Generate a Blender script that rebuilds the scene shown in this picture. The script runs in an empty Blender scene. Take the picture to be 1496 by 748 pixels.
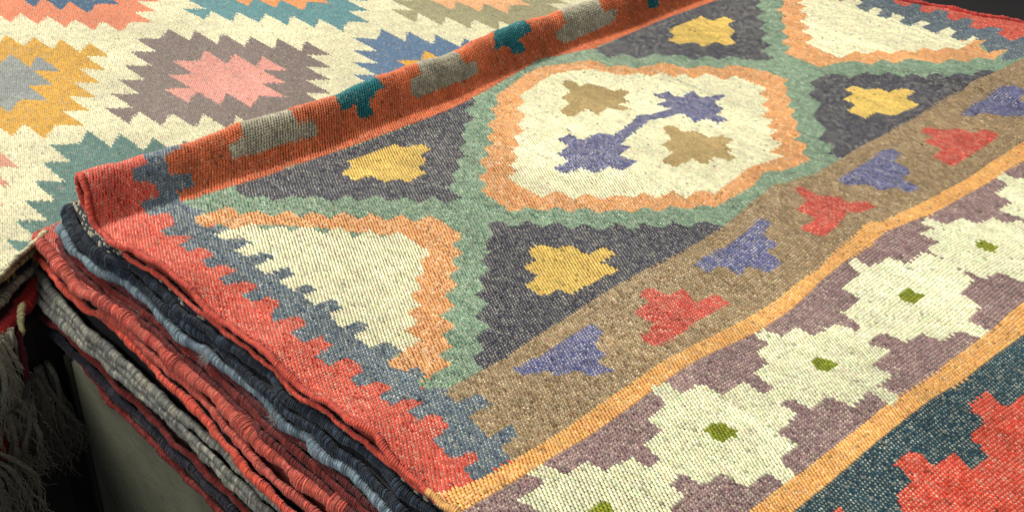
import bpy, math, json
import numpy as np
from mathutils import Matrix, Vector

scene = bpy.context.scene
col = scene.collection
rng = np.random.default_rng(7)

# ------------------------------------------------------------------ camera
cam_d = bpy.data.cameras.new('camera'); cam = bpy.data.objects.new('camera', cam_d); col.objects.link(cam)
cam_d.sensor_width = 36.0; cam_d.lens = 41.75
cam_d.clip_start = 0.02; cam_d.clip_end = 60
cam.matrix_world = Matrix((
    (0.7150075, 0.3689699, -0.5938228, -0.422762),
    (-0.6982426, 0.4193469, -0.5801771, -0.985390),
    (0.0349499, 0.8294633, 0.5574667, 0.650000),
    (0, 0, 0, 1)))
scene.camera = cam

# ------------------------------------------------------------------ light
world = bpy.data.worlds.new('World'); scene.world = world; world.use_nodes = True
wb = world.node_tree.nodes['Background']
wb.inputs[0].default_value = (0.80, 0.88, 1.0, 1); wb.inputs[1].default_value = 0.20
def area(name, loc, target, size, energy, colour):
    l = bpy.data.lights.new(name, 'AREA'); l.shape = 'DISK'; l.size = size; l.energy = energy; l.color = colour
    o = bpy.data.objects.new(name, l); col.objects.link(o); o.location = loc
    o.rotation_euler = (Vector(target) - Vector(loc)).to_track_quat('-Z', 'Y').to_euler(); return o
area('shop_lamp_key', (-0.15, 4.6, 3.95), (0.45, -0.25, 0), 1.3, 535, (1.0, 0.97, 0.90))
area('added_fill_light', (-2.0, -0.3, 1.7), (0.0, -0.2, -.1), 1.1, 38, (1.0, 0.97, 0.93))  # added fill brightening the stack flank and tassels; no actual lamp there
vs = scene.view_settings
vs.view_transform = 'Standard'; vs.look = 'None'; vs.exposure = 0.0; vs.gamma = 1.0; vs.use_curve_mapping = False

# ------------------------------------------------------------------ helpers
def lin(r, g, b):
    c = np.array([r, g, b]) / 255.0
    return np.where(c <= 0.04045, c / 12.92, ((c + 0.055) / 1.055) ** 2.4)
PAL = dict(red=lin(206,80,60), redm=lin(198,74,58), red2=lin(204,72,50), rust=lin(204,106,62), orange=lin(220,158,100), orange2=lin(226,168,96),
    green=lin(120,146,120), char=lin(62,62,74), slate=lin(84,100,112), cream=lin(232,226,186), cream2=lin(230,228,188),
    brown=lin(150,124,88), blue=lin(92,94,134), tan=lin(172,148,98), yellow=lin(220,186,98), mauve=lin(140,112,110),
    teal=lin(34,66,76), tealm=lin(22,104,108), grey=lin(166,158,134), olive=lin(132,140,32))
FLECK = dict(red=.92, redm=.9, red2=.85, rust=.3, green=.75, char=.92, slate=.9, blue=.85, brown=.8, mauve=.8, teal=.85, tealm=.2, grey=.5, orange=.4, orange2=.3)
FLEVEL = dict(red=.44, redm=.42, red2=.42, rust=.30, green=.50, char=.42, slate=.52, blue=.60, brown=.55, mauve=.46, teal=.46, tealm=.3, grey=.5, orange=.75, orange2=.75)

def tag(o, label=None, cat=None, group=None, kind=None):
    if label: o['label'] = label
    if cat: o['category'] = cat
    if group: o['group'] = group
    if kind: o['kind'] = kind
    return o
def thing(name, label, cat, loc=(0,0,0), group=None):
    o = bpy.data.objects.new(name, None); col.objects.link(o); o.location = loc; o.empty_display_size = .05
    return tag(o, label, cat, group)
def mesh_obj(name, V, F, mat, parent=None, C=None, label=None, smooth=True):
    V = np.asarray(V, np.float32); F = np.asarray(F, np.int32)
    me = bpy.data.meshes.new(name)
    k = F.shape[1]; tri = (F[:, 3] == F[:, 0]) if k == 4 else np.zeros(len(F), bool)
    if tri.any():
        cnt = np.where(tri, 3, 4).astype(np.int32); start = np.concatenate([[0], np.cumsum(cnt)[:-1]]).astype(np.int32)
        keep = np.ones(F.shape, bool); keep[tri, 3] = False; idx = F[keep]
    else:
        start = np.arange(0, F.size, k, dtype=np.int32); idx = F.ravel()
    me.vertices.add(len(V)); me.vertices.foreach_set('co', V.ravel())
    me.loops.add(len(idx)); me.loops.foreach_set('vertex_index', idx)
    me.polygons.add(len(F)); me.polygons.foreach_set('loop_start', start)
    me.polygons.foreach_set('use_smooth', np.full(len(F), smooth))
    me.update(calc_edges=True)
    if C is not None:
        a = me.color_attributes.new('Col', 'FLOAT_COLOR', 'POINT')
        C4 = np.ones((len(V), 4), np.float32); C4[:, :3] = C
        a.data.foreach_set('color', C4.ravel())
    me.materials.append(mat)
    o = bpy.data.objects.new(name, me); col.objects.link(o)
    if parent is not None:
        o.parent = parent; o.matrix_parent_inverse = Matrix.Translation(-Vector(parent.location))
    if label: o['label'] = label
    return o

def wool_material(name, scale=700, bump=0.18, sheen=0.15, rough=0.8, dist=0.0005, lo=.86, hi=1.12):
    m = bpy.data.materials.new(name); m.use_nodes = True
    nt = m.node_tree; N = nt.nodes; L = nt.links; b = N['Principled BSDF']
    at = N.new('ShaderNodeAttribute'); at.attribute_name = 'Col'
    tc = N.new('ShaderNodeTexCoord')
    n1 = N.new('ShaderNodeTexNoise'); n1.inputs['Scale'].default_value = scale; n1.inputs['Detail'].default_value = 4; n1.inputs['Roughness'].default_value = .65
    n2 = N.new('ShaderNodeTexNoise'); n2.inputs['Scale'].default_value = scale * .35; n2.inputs['Detail'].default_value = 3
    L.new(tc.outputs['Object'], n1.inputs['Vector']); L.new(tc.outputs['Object'], n2.inputs['Vector'])
    mr = N.new('ShaderNodeMapRange'); mr.inputs['From Min'].default_value = .3; mr.inputs['From Max'].default_value = .7
    mr.inputs['To Min'].default_value = lo; mr.inputs['To Max'].default_value = hi
    L.new(n2.outputs['Fac'], mr.inputs['Value'])
    mx = N.new('ShaderNodeVectorMath'); mx.operation = 'SCALE'
    L.new(at.outputs['Color'], mx.inputs[0]); L.new(mr.outputs['Result'], mx.inputs['Scale'])
    L.new(mx.outputs['Vector'], b.inputs['Base Color'])
    bp = N.new('ShaderNodeBump'); bp.inputs['Strength'].default_value = bump; bp.inputs['Distance'].default_value = dist
    L.new(n1.outputs['Fac'], bp.inputs['Height']); L.new(bp.outputs['Normal'], b.inputs['Normal'])
    b.inputs['Roughness'].default_value = rough; b.inputs['Sheen Weight'].default_value = sheen
    b.inputs['Sheen Roughness'].default_value = .5; b.inputs['Specular IOR Level'].default_value = .25
    return m
WOOL = wool_material('woven_wool'); CORD = wool_material('wrapped_yarn', 1100, .8, .2, .85, .0009, .68, 1.28)
def plain_material(name, c1, c2, scale, rough, bump=.1, detail=6, dist=.002):
    m = bpy.data.materials.new(name); m.use_nodes = True
    nt = m.node_tree; N = nt.nodes; L = nt.links; b = N['Principled BSDF']
    tc = N.new('ShaderNodeTexCoord'); n = N.new('ShaderNodeTexNoise'); n.inputs['Scale'].default_value = scale; n.inputs['Detail'].default_value = detail
    n.inputs['Distortion'].default_value = .6
    cr = N.new('ShaderNodeValToRGB'); cr.color_ramp.elements[0].color = (*c1, 1); cr.color_ramp.elements[1].color = (*c2, 1)
    cr.color_ramp.elements[0].position = .35; cr.color_ramp.elements[1].position = .68
    n3 = N.new('ShaderNodeTexNoise'); n3.inputs['Scale'].default_value = scale * 14; n3.inputs['Detail'].default_value = 5
    bp = N.new('ShaderNodeBump'); bp.inputs['Strength'].default_value = bump; bp.inputs['Distance'].default_value = dist
    L.new(tc.outputs['Object'], n.inputs['Vector']); L.new(tc.outputs['Object'], n3.inputs['Vector']); L.new(n.outputs['Fac'], cr.inputs['Fac'])
    L.new(cr.outputs['Color'], b.inputs['Base Color']); L.new(n3.outputs['Fac'], bp.inputs['Height']); L.new(bp.outputs['Normal'], b.inputs['Normal'])
    b.inputs['Roughness'].default_value = rough
    return m

# ---- surface of the top rug: (u, s) in metres -> x, y, z ; s runs along the cloth, y = -v
HR, LR, ZU = 0.033, 0.046, -0.009
RR = (HR - ZU) / 2
def _profile():
    q = np.linspace(0, 1, 400)
    z = HR * np.sin(np.pi/2 * q**1.25)**1.1; v = -LR * q
    th = np.linspace(0, np.pi, 300)[1:]
    v = np.concatenate([v, -LR - RR*0.8*np.sin(th)])
    z = np.concatenate([z, HR - RR + RR*np.cos(th)])
    v = np.concatenate([v, [v[-1] + 0.7]]); z = np.concatenate([z, [ZU]])
    t = np.concatenate([[0], np.cumsum(np.hypot(np.diff(v), np.diff(z)))])
    return t, v, z
PT, PV, PZ = _profile()
SBU = np.array([-.05, .024, .07, .124, .19, .26, .38, .476, .58, .70, .77, 1.6])
SBV = np.array([-.055, -.055, -.049, -.046, -.042, -.035, -.038, -.035, -.045, -.044, -.039, -.039]) + 0.008 + LR
def surf(u, s):
    u = np.asarray(u, float); s = np.asarray(s, float)
    sb = np.interp(u, SBU, SBV)
    t = np.maximum(sb - s, 0)
    v = np.where(s >= sb, s, sb + np.interp(t, PT, PV))
    z = np.where(s >= sb, 0.0, np.interp(t, PT, PZ))
    w = np.clip((s - sb) / 0.06, 0, 1); w = w*w*(3-2*w)
    k = 0.0024*np.sin(11*u + 5*s + 1) + 0.0020*np.sin(17*s - 6*u) + 0.0012*np.sin(31*u + 23*s) + .0005*np.sin(70*u - 44*s)
    k = k - 0.0035*np.exp(-((u - 0.93 - 0.25*(s-.35))/0.018)**2) * np.clip((s-.30)/.1, 0, 1) * np.clip((.62-s)/.1, 0, 1)
    k = k + 0.003*np.exp(-((u-.965 - 0.25*(s-.35))/0.02)**2) * np.clip((s-.30)/.1, 0, 1) * np.clip((.62-s)/.1, 0, 1)
    k = k + 0.0032*np.sin(45*s+2)*np.exp(-np.maximum(u, 0)/.05)
    z = z + w * k
    w2 = np.clip(t/0.03, 0, 1)
    z = z + w2 * (0.0018*np.sin(33*u+.6) + 0.0010*np.sin(71*u+1) + .0005*np.sin(160*u + 60*s)) * (z > 0)
    return np.stack([u, -v, z], -1)

POLYS = json.loads(r'''[
["field","rust strip over the rolled fold","rust",[[7.74,-9.01],[7.74,-6.01],[7.1,-4.27],[8.31,-2.57],[8.15,1.01],[9.49,1.46],[14.33,1.94],[18.66,2.59],[20.99,2.47],[29.36,3.2],[37.29,3.37],[43.56,3.56],[47.38,3.04],[51.52,2.33],[61.63,0.52],[69.63,2.87],[84.17,2.5],[96.36,2.93],[103.38,2.94],[124.05,2.61],[99.54,-8.05],[76.5,-7.68],[57.54,-8.33],[37.83,-7.67],[18.9,-7.95],[11.57,-7.84]]],
["field","sage green ground around the medallions","green",[[8.15,1.01],[9.49,1.46],[14.33,1.94],[18.66,2.59],[20.99,2.47],[29.36,3.2],[37.29,3.37],[43.56,3.56],[47.38,3.04],[51.52,2.33],[61.63,0.52],[69.63,2.87],[84.17,2.5],[96.36,2.93],[103.38,2.94],[139.51,5.9],[152.95,26.84],[191.96,42.44],[109.64,42.65],[104.73,42.22],[93.39,42.04],[82.72,41.83],[77.39,41.67],[69.59,41.36],[63.56,41.39],[58.14,40.01],[52.94,40.58],[46.98,41.59],[41.96,41.64],[38.33,41.75],[32.7,41.13],[24.11,41.05],[15.65,41.8],[12.99,41.67],[9.89,41.77],[8.03,41.43],[7.26,38.81],[8.37,3.28]]],
["border","slate blue toothed border beside the red edge","slate",[[7.74,-9.01],[7.74,-6.01],[7.1,-4.27],[5.46,-4.2],[4.9,-3.05],[6.9,-2.24],[6.8,-0.62],[4.6,-0.77],[4.37,1.55],[6.09,2.2],[5.41,4.8],[3.56,5.08],[3.6,6.41],[5.34,7.95],[3.54,8.53],[3.63,10.0],[5.17,10.44],[4.99,12.4],[3.61,12.34],[3.47,13.87],[5.11,14.45],[5.21,15.79],[3.3,15.85],[3.41,17.04],[5.16,17.67],[5.54,19.23],[3.67,18.98],[3.93,20.69],[5.26,21.06],[5.53,22.61],[3.68,23.33],[3.53,24.4],[5.58,25.18],[5.4,26.76],[3.55,26.77],[3.66,28.66],[5.29,28.83],[5.34,30.54],[3.36,30.74],[3.4,32.32],[5.4,32.59],[5.66,34.72],[3.75,34.9],[3.61,36.39],[5.44,36.76],[5.77,38.44],[4.0,38.27],[4.22,39.97],[5.86,40.38],[6.27,41.46],[4.42,41.56],[4.67,42.9],[6.33,43.27],[5.97,45.11],[4.0,45.43],[3.58,47.86],[5.4,48.65],[5.25,49.68],[3.57,49.3],[3.34,50.88],[3.63,51.18],[6.89,51.44],[7.19,49.89],[9.26,49.65],[9.95,48.47],[7.41,48.41],[7.96,45.23],[10.34,45.56],[10.4,43.75],[8.44,43.37],[8.41,42.04],[9.14,41.65],[7.55,39.98],[7.55,39.09],[8.88,38.79],[9.23,37.3],[7.82,37.24],[7.51,35.22],[9.52,34.75],[11.72,32.12],[10.61,16.46],[8.98,8.25],[7.24,7.52],[6.96,6.6],[7.37,4.91],[9.22,4.35],[8.37,3.28],[8.15,1.01],[8.56,-0.23],[10.5,-0.26],[10.9,-1.74],[8.81,-2.26],[9.19,-4.15],[11.57,-4.84],[11.57,-7.84]]],
["border","slate blue toothed border by the far red corner","slate",[[112.31,13.27],[109.39,18.07],[107.19,25.05],[109.87,34.24],[113.16,35.88],[110.32,38.44],[113.82,39.76],[108.62,41.03],[110.56,42.21],[124.18,43.47],[155.76,29.03],[126.22,4.41]]],
["border","red far corner border","red",[[116.31,19.6],[115.46,21.25],[115.52,22.7],[119.08,22.28],[119.31,23.64],[116.19,24.48],[116.75,25.96],[119.39,25.94],[119.65,27.46],[117.39,28.16],[117.43,29.67],[119.7,30.15],[119.86,31.57],[117.14,31.87],[117.39,33.42],[119.47,34.01],[120.1,35.79],[117.61,36.09],[116.5,38.74],[119.75,39.03],[129.26,41.2],[155.76,29.03],[132.51,8.8]]],
["panel","charcoal triangle beside the rolled fold","char",[[14.07,2.09],[18.66,2.59],[20.9,2.59],[29.27,3.31],[37.2,3.48],[43.56,3.56],[47.38,3.04],[46.77,4.32],[44.46,4.89],[44.13,7.04],[41.83,7.4],[41.36,8.51],[40.03,9.03],[39.39,10.78],[37.71,11.23],[36.79,13.16],[35.42,13.31],[34.73,14.97],[33.08,15.34],[32.37,16.9],[30.68,17.14],[30.4,19.72],[28.45,19.42],[28.6,17.3],[26.65,17.37],[26.47,15.24],[24.8,15.01],[24.27,13.05],[22.0,13.04],[22.03,11.38],[19.66,11.46],[19.35,9.51],[17.79,9.26],[17.38,7.89],[15.4,7.65],[15.16,5.77],[13.86,5.32],[13.66,3.6]]],
["panel","charcoal triangle at the top of the picture","char",[[69.45,3.03],[84.17,2.5],[96.36,2.93],[101.92,2.76],[107.41,2.54],[101.32,6.4],[100.42,7.79],[98.33,8.44],[97.66,10.49],[95.33,10.54],[95.04,12.76],[92.6,13.01],[92.22,15.14],[90.18,15.02],[89.88,17.3],[87.24,17.4],[86.47,20.06],[84.67,19.04],[83.52,17.42],[82.95,15.69],[80.67,15.26],[80.35,13.65],[77.53,13.44],[77.55,11.21],[75.37,10.53],[75.06,8.9],[71.83,8.8],[71.52,6.43],[69.02,6.34],[68.94,4.46]]],
["panel","charcoal triangle left of the brown band","char",[[29.29,25.0],[30.53,25.63],[30.69,27.38],[32.66,27.28],[32.9,29.12],[34.78,29.15],[34.93,31.34],[36.51,31.58],[37.17,33.81],[39.08,34.06],[39.23,35.98],[41.06,35.87],[41.76,37.67],[43.63,37.59],[44.1,39.2],[46.24,39.4],[46.98,41.59],[41.96,41.64],[38.33,41.75],[32.7,41.13],[24.11,41.05],[15.65,41.8],[12.99,41.67],[13.41,39.83],[14.98,39.72],[15.62,37.89],[17.67,37.58],[17.84,35.5],[20.0,34.95],[20.1,33.06],[21.63,32.93],[21.95,31.35],[23.87,31.03],[24.34,29.28],[25.87,28.93],[26.37,27.6],[28.35,26.7]]],
["panel","charcoal triangle nearest the far corner","char",[[83.41,27.59],[86.68,27.61],[88.83,28.4],[88.66,30.16],[92.0,30.84],[92.23,32.34],[94.11,32.79],[93.81,34.89],[95.37,35.2],[95.39,37.07],[97.05,37.62],[97.04,39.65],[99.68,39.62],[100.32,41.12],[103.77,40.67],[104.73,42.22],[93.39,42.04],[82.72,41.83],[77.39,41.67],[69.59,41.36],[69.3,39.7],[71.13,39.41],[71.08,37.19],[74.07,36.37],[75.58,33.32],[79.21,32.1],[80.43,29.3],[82.42,29.27]]],
["medallion_rim","orange zigzag rim of the whole medallion","orange",[[60.1,2.38],[66.57,5.4],[67.05,7.75],[68.85,8.78],[69.5,10.21],[71.66,11.05],[73.78,11.49],[74.18,13.47],[75.13,14.99],[77.63,15.54],[78.6,17.4],[80.53,17.08],[82.15,19.34],[82.84,22.01],[82.35,25.1],[80.86,25.4],[80.07,26.88],[78.62,27.28],[77.86,28.82],[75.85,29.58],[75.41,31.08],[73.72,31.45],[73.2,33.09],[71.13,33.72],[70.79,35.11],[68.79,35.3],[69.13,37.18],[67.14,37.5],[66.38,39.24],[61.86,39.04],[59.89,38.01],[58.61,37.91],[55.79,38.85],[49.49,38.6],[48.85,37.36],[47.01,37.07],[46.1,35.57],[43.94,35.39],[43.32,33.94],[41.42,33.78],[40.88,32.27],[39.05,31.53],[38.74,29.78],[37.09,29.29],[36.84,27.64],[34.99,27.05],[34.59,25.54],[32.58,25.14],[32.76,20.26],[34.4,19.48],[34.85,17.6],[36.64,17.32],[37.18,15.21],[38.85,14.98],[39.95,13.14],[41.55,13.05],[41.99,11.22],[43.84,10.88],[43.98,9.22],[46.68,8.26],[47.35,6.37],[48.94,6.37],[49.87,4.56],[53.2,3.66],[56.92,2.58]]],
["medallion","cream centre of the whole medallion","cream",[[64.43,7.01],[59.29,5.11],[56.2,5.61],[52.42,6.15],[51.63,7.9],[49.57,8.23],[49.42,10.48],[46.82,11.37],[46.3,13.15],[44.29,13.27],[43.65,15.15],[41.61,15.89],[41.14,17.36],[39.12,18.12],[38.82,19.61],[37.05,19.81],[36.9,23.23],[36.98,25.4],[39.11,25.46],[39.1,27.87],[40.88,28.09],[41.29,30.07],[43.05,30.54],[43.88,31.94],[45.65,31.95],[45.99,33.68],[48.32,33.65],[48.49,35.41],[50.98,35.47],[51.47,37.14],[55.6,36.59],[59.11,36.03],[60.94,36.69],[64.64,36.94],[63.91,35.35],[66.9,35.08],[66.87,33.15],[69.34,32.69],[68.76,31.42],[71.41,30.67],[70.86,29.14],[73.6,28.71],[73.33,27.27],[76.01,26.83],[76.19,25.05],[78.48,24.67],[78.39,22.5],[78.23,19.78],[75.8,19.63],[75.76,17.2],[72.98,17.05],[73.24,15.03],[71.33,15.35],[71.39,13.36],[69.5,12.9],[68.86,11.36],[66.81,10.57],[65.57,8.84]]],
["medallion_rim","orange zigzag rim of the half medallion by the red edge","orange",[[7.37,4.91],[9.5,4.93],[11.36,5.06],[11.36,7.07],[13.02,7.93],[13.39,9.82],[15.25,10.16],[15.38,11.88],[17.15,12.03],[17.51,13.95],[19.5,13.97],[19.74,15.91],[21.62,15.67],[21.77,17.81],[23.74,17.73],[23.92,19.91],[26.0,20.06],[25.6,25.41],[23.89,25.47],[23.89,27.19],[22.03,27.55],[21.78,28.92],[19.97,29.35],[20.02,30.85],[17.93,30.96],[17.65,32.9],[15.6,33.21],[15.54,35.24],[13.77,35.56],[13.39,37.26],[11.62,37.44],[11.58,39.45],[9.87,39.34],[7.7,39.36],[8.88,38.79],[9.23,37.3],[7.82,37.24],[7.51,35.22],[9.45,34.83],[11.75,32.65],[21.16,20.61],[10.88,9.76],[9.58,9.54],[9.02,9.42],[8.67,7.24],[7.24,7.52],[6.96,6.6]]],
["medallion","cream half medallion by the red edge","cream",[[7.3,9.15],[8.7,8.94],[9.58,9.54],[11.2,9.65],[11.37,11.57],[13.13,12.22],[13.13,13.49],[14.95,13.74],[15.31,15.98],[17.49,15.79],[17.51,18.09],[19.56,17.91],[19.73,19.87],[21.6,20.07],[21.66,25.24],[19.89,25.24],[19.36,26.97],[17.64,27.26],[17.38,28.85],[15.64,28.82],[15.51,30.73],[13.61,30.82],[13.64,32.52],[11.84,32.74],[12.1,34.69],[9.52,34.75],[9.81,33.93],[9.63,32.63],[7.78,32.72],[7.71,32.42],[7.77,30.52],[9.74,30.17],[9.37,29.07],[7.59,28.97],[7.45,28.76],[7.9,26.67],[9.32,26.73],[9.58,24.97],[7.64,25.07],[7.63,22.88],[9.25,23.21],[9.12,21.8],[7.51,21.77],[7.32,19.54],[9.13,19.62],[9.24,18.26],[7.07,18.01],[7.01,16.07],[9.14,16.17],[9.12,14.83],[7.28,14.54],[7.04,12.68],[8.94,12.66],[8.64,11.22],[7.32,10.7]]],
["medallion_rim","orange zigzag rim of the half medallion by the far corner","orange",[[110.63,3.42],[102.32,10.67],[99.58,11.27],[98.71,13.19],[96.95,13.62],[96.28,15.38],[94.0,15.94],[93.51,17.54],[91.21,17.81],[91.21,19.5],[88.88,20.01],[88.59,23.47],[88.6,26.03],[91.03,26.45],[94.07,27.6],[94.43,29.87],[97.17,29.96],[96.9,31.94],[99.67,32.55],[100.37,34.27],[100.94,36.35],[103.61,36.2],[104.43,38.16],[107.29,38.37],[108.37,40.18],[113.82,39.76],[111.96,38.91],[110.32,38.44],[111.68,36.36],[114.08,36.12],[111.18,33.53],[107.82,19.09],[115.29,3.36]]],
["medallion","cream half medallion by the far corner","cream",[[112.47,5.27],[106.39,11.36],[104.49,11.34],[104.31,13.02],[101.98,13.29],[101.75,15.21],[99.11,15.39],[98.75,17.5],[96.46,17.56],[96.16,19.91],[93.73,19.88],[93.53,23.12],[93.36,25.83],[96.8,25.88],[97.32,27.58],[99.18,28.11],[99.4,29.95],[101.44,30.38],[101.67,31.9],[104.29,32.06],[104.6,33.83],[107.32,33.72],[107.67,35.18],[114.08,35.1],[114.48,34.08],[111.23,34.44],[111.24,32.14],[113.89,31.88],[114.79,30.24],[110.33,30.4],[111.02,27.97],[113.76,27.77],[113.39,26.43],[109.56,26.83],[109.83,24.92],[112.22,24.65],[111.89,22.81],[109.4,23.4],[109.17,21.64],[111.63,21.25],[111.65,19.86],[109.25,20.12],[109.65,18.02],[111.66,17.78],[112.3,16.33],[109.31,15.45],[111.01,11.15],[113.92,11.03],[117.45,5.67]]],
["star_motif","tan star at the upper left of the medallion","tan",[[59.37,7.31],[59.97,8.29],[59.6,9.58],[61.02,9.78],[62.01,12.02],[62.25,13.07],[63.25,13.1],[63.61,14.27],[61.92,14.84],[61.66,16.3],[59.62,15.95],[60.24,17.85],[58.6,17.5],[57.82,15.77],[55.28,16.6],[55.6,14.54],[53.07,14.76],[52.59,13.99],[52.78,12.68],[55.22,12.17],[55.4,10.17],[57.82,9.73],[58.43,7.86]]],
["star_motif","two violet blue stars joined by a bent bar","blue",[[66.23,17.19],[67.61,17.37],[66.75,18.73],[67.6,19.56],[69.81,19.33],[69.11,21.49],[72.12,22.39],[71.52,23.05],[69.07,23.22],[68.7,25.08],[66.61,25.41],[66.53,27.41],[64.63,27.21],[64.88,25.6],[63.0,25.21],[63.79,22.62],[61.35,22.07],[59.4,21.14],[52.47,23.05],[51.71,23.51],[52.22,24.51],[49.51,25.14],[50.03,27.12],[47.1,27.74],[46.68,26.81],[46.98,26.04],[44.49,25.97],[44.3,24.1],[42.27,23.56],[42.17,23.03],[42.34,21.93],[44.64,22.14],[44.77,20.02],[47.24,19.37],[47.46,17.44],[49.28,17.77],[48.83,19.27],[49.41,19.9],[51.79,19.75],[52.73,21.46],[59.21,19.59],[61.28,20.43],[63.97,20.79],[63.54,18.78],[65.4,18.97],[65.25,16.8]]],
["star_motif","tan star at the lower right of the medallion","tan",[[59.03,23.35],[60.27,23.79],[60.0,25.65],[61.2,26.83],[60.97,28.93],[62.45,29.38],[62.82,30.98],[60.54,31.32],[60.97,32.55],[59.33,32.53],[59.39,34.02],[58.25,33.82],[57.64,32.27],[55.77,32.48],[55.42,30.61],[52.8,30.67],[52.39,28.83],[54.89,28.36],[55.31,26.41],[57.65,25.92],[58.4,24.18]]],
["star_motif","yellow star beside the rolled fold","yellow",[[26.4,5.26],[28.21,5.38],[33.06,5.35],[33.46,6.81],[35.54,7.47],[35.26,9.22],[33.45,9.32],[33.36,10.82],[31.59,11.37],[31.23,13.17],[28.59,13.18],[28.52,12.01],[26.73,11.4],[26.6,9.45],[24.39,9.29],[24.44,7.07],[26.39,6.49]]],
["star_motif","yellow star at the top of the picture","yellow",[[82.33,5.38],[89.99,5.02],[90.04,7.07],[92.64,7.03],[92.56,8.9],[90.72,9.21],[89.57,11.27],[87.53,11.88],[87.0,13.58],[85.03,13.2],[84.66,11.61],[81.84,11.77],[81.85,9.99],[79.73,9.42],[79.29,7.51],[81.09,7.36]]],
["star_motif","largest yellow star, left of the brown band","yellow",[[28.85,31.11],[30.17,31.04],[30.83,31.45],[31.49,32.81],[32.85,33.3],[32.81,35.58],[34.97,35.8],[34.93,37.66],[32.88,37.43],[33.2,39.55],[30.31,39.06],[26.9,38.93],[26.57,37.55],[24.75,37.41],[24.57,35.13],[26.8,34.67],[26.73,32.68],[28.6,32.61]]],
["star_motif","yellow star nearest the far corner","yellow",[[85.01,31.82],[86.76,32.14],[86.9,33.65],[88.44,34.31],[88.72,36.0],[90.98,36.53],[91.17,38.34],[88.56,38.31],[88.23,40.51],[83.31,39.98],[82.1,38.14],[79.65,38.1],[79.79,35.52],[82.08,35.36],[82.39,33.3],[84.59,33.29]]],
["band","brown band of red and blue motifs","brown",[[8.03,41.43],[9.89,41.77],[12.99,41.67],[15.65,41.8],[24.11,41.05],[32.7,41.13],[38.33,41.75],[41.96,41.64],[46.98,41.59],[52.94,40.58],[58.14,40.01],[63.56,41.39],[69.59,41.36],[77.39,41.67],[82.72,41.83],[93.39,42.04],[104.73,42.22],[109.64,42.65],[191.96,42.44],[175.59,53.44],[88.77,53.93],[77.22,53.28],[66.4,52.58],[61.06,51.71],[59.71,50.81],[53.46,51.65],[47.5,52.67],[43.53,52.81],[40.48,52.84],[36.52,52.88],[31.76,52.41],[27.06,51.94],[22.08,51.58],[18.88,51.53],[14.82,51.53],[11.22,51.65],[7.14,51.56],[6.89,51.44],[7.19,49.89],[9.26,49.65],[9.95,48.47],[7.41,48.41],[7.96,45.23],[10.34,45.56],[10.4,43.75],[8.44,43.37],[8.41,42.04],[9.14,41.65]]],
["pointed_motif","blue pointed motif nearest the red edge","blue",[[14.95,43.28],[18.15,43.62],[21.57,43.45],[24.86,43.43],[24.95,44.93],[22.88,45.56],[22.36,47.33],[21.05,47.71],[21.28,49.41],[19.36,48.62],[18.94,47.08],[17.25,46.73],[17.01,45.4],[14.86,44.63]]],
["pointed_motif","largest red pointed motif","redm",[[31.27,43.55],[33.05,43.48],[32.97,45.22],[33.4,45.77],[35.01,45.89],[34.18,48.17],[36.82,48.32],[36.51,50.23],[32.34,50.09],[28.9,50.23],[26.35,50.05],[26.09,49.01],[26.37,47.75],[27.84,47.95],[28.72,47.69],[28.74,45.14],[29.66,45.09],[31.01,45.27]]],
["pointed_motif","blue pointed motif between two red ones","blue",[[39.22,43.87],[41.08,43.71],[44.17,43.82],[49.24,43.64],[50.6,43.01],[51.54,43.29],[51.39,44.61],[48.81,45.07],[48.45,47.34],[46.73,47.16],[46.03,49.61],[43.3,49.67],[43.27,47.67],[41.05,47.99],[41.26,45.85],[39.03,45.72]]],
["pointed_motif","narrow red pointed motif on the crease","redm",[[59.78,41.6],[60.59,42.14],[60.41,44.22],[62.16,45.64],[61.84,47.23],[63.74,48.09],[63.46,49.61],[61.4,49.36],[60.11,48.3],[56.89,49.01],[53.58,49.37],[52.74,47.42],[53.37,46.83],[55.84,46.97],[55.74,44.52],[58.24,44.24],[59.14,42.21]]],
["pointed_motif","blue pointed motif right of the crease","blue",[[65.08,43.64],[70.27,43.82],[74.37,43.68],[75.69,44.34],[75.69,45.51],[73.42,45.71],[73.17,48.08],[70.57,48.55],[70.4,50.94],[68.56,50.66],[68.43,48.86],[66.73,48.36],[66.61,46.54],[64.65,44.72]]],
["pointed_motif","red pointed motif farthest along the brown band","redm",[[82.23,44.15],[83.71,44.21],[84.42,45.99],[86.2,47.14],[86.24,48.8],[88.22,49.42],[87.96,51.39],[82.76,50.98],[77.74,50.7],[77.84,48.28],[80.42,48.09],[80.52,45.89],[82.25,45.79]]],
["pointed_motif","blue pointed motif farthest along the brown band","blue",[[89.5,45.35],[94.41,45.22],[100.63,45.24],[102.27,45.95],[102.07,47.81],[98.92,48.4],[98.45,50.69],[95.69,50.98],[92.94,49.14],[92.28,47.57],[90.02,46.6]]],
["band","mauve ground of the flower band","mauve",[[167.07,55.97],[84.55,56.01],[75.72,55.15],[65.93,54.54],[59.65,53.05],[55.99,53.48],[50.98,53.61],[45.61,54.12],[38.96,54.88],[34.12,54.62],[29.77,53.93],[24.24,53.41],[19.1,53.53],[15.71,53.53],[9.5,53.31],[6.33,53.22],[2.01,52.91],[-1.98,52.8],[-11.79,54.21],[-15.26,58.7],[-5.09,67.0],[10.95,66.73],[16.0,67.26],[20.66,67.34],[22.91,67.52],[28.56,67.86],[34.76,68.11],[37.99,68.32],[41.46,68.51],[49.08,68.76],[51.53,68.89],[55.75,68.71],[58.1,68.83],[127.12,68.72]]],
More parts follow.
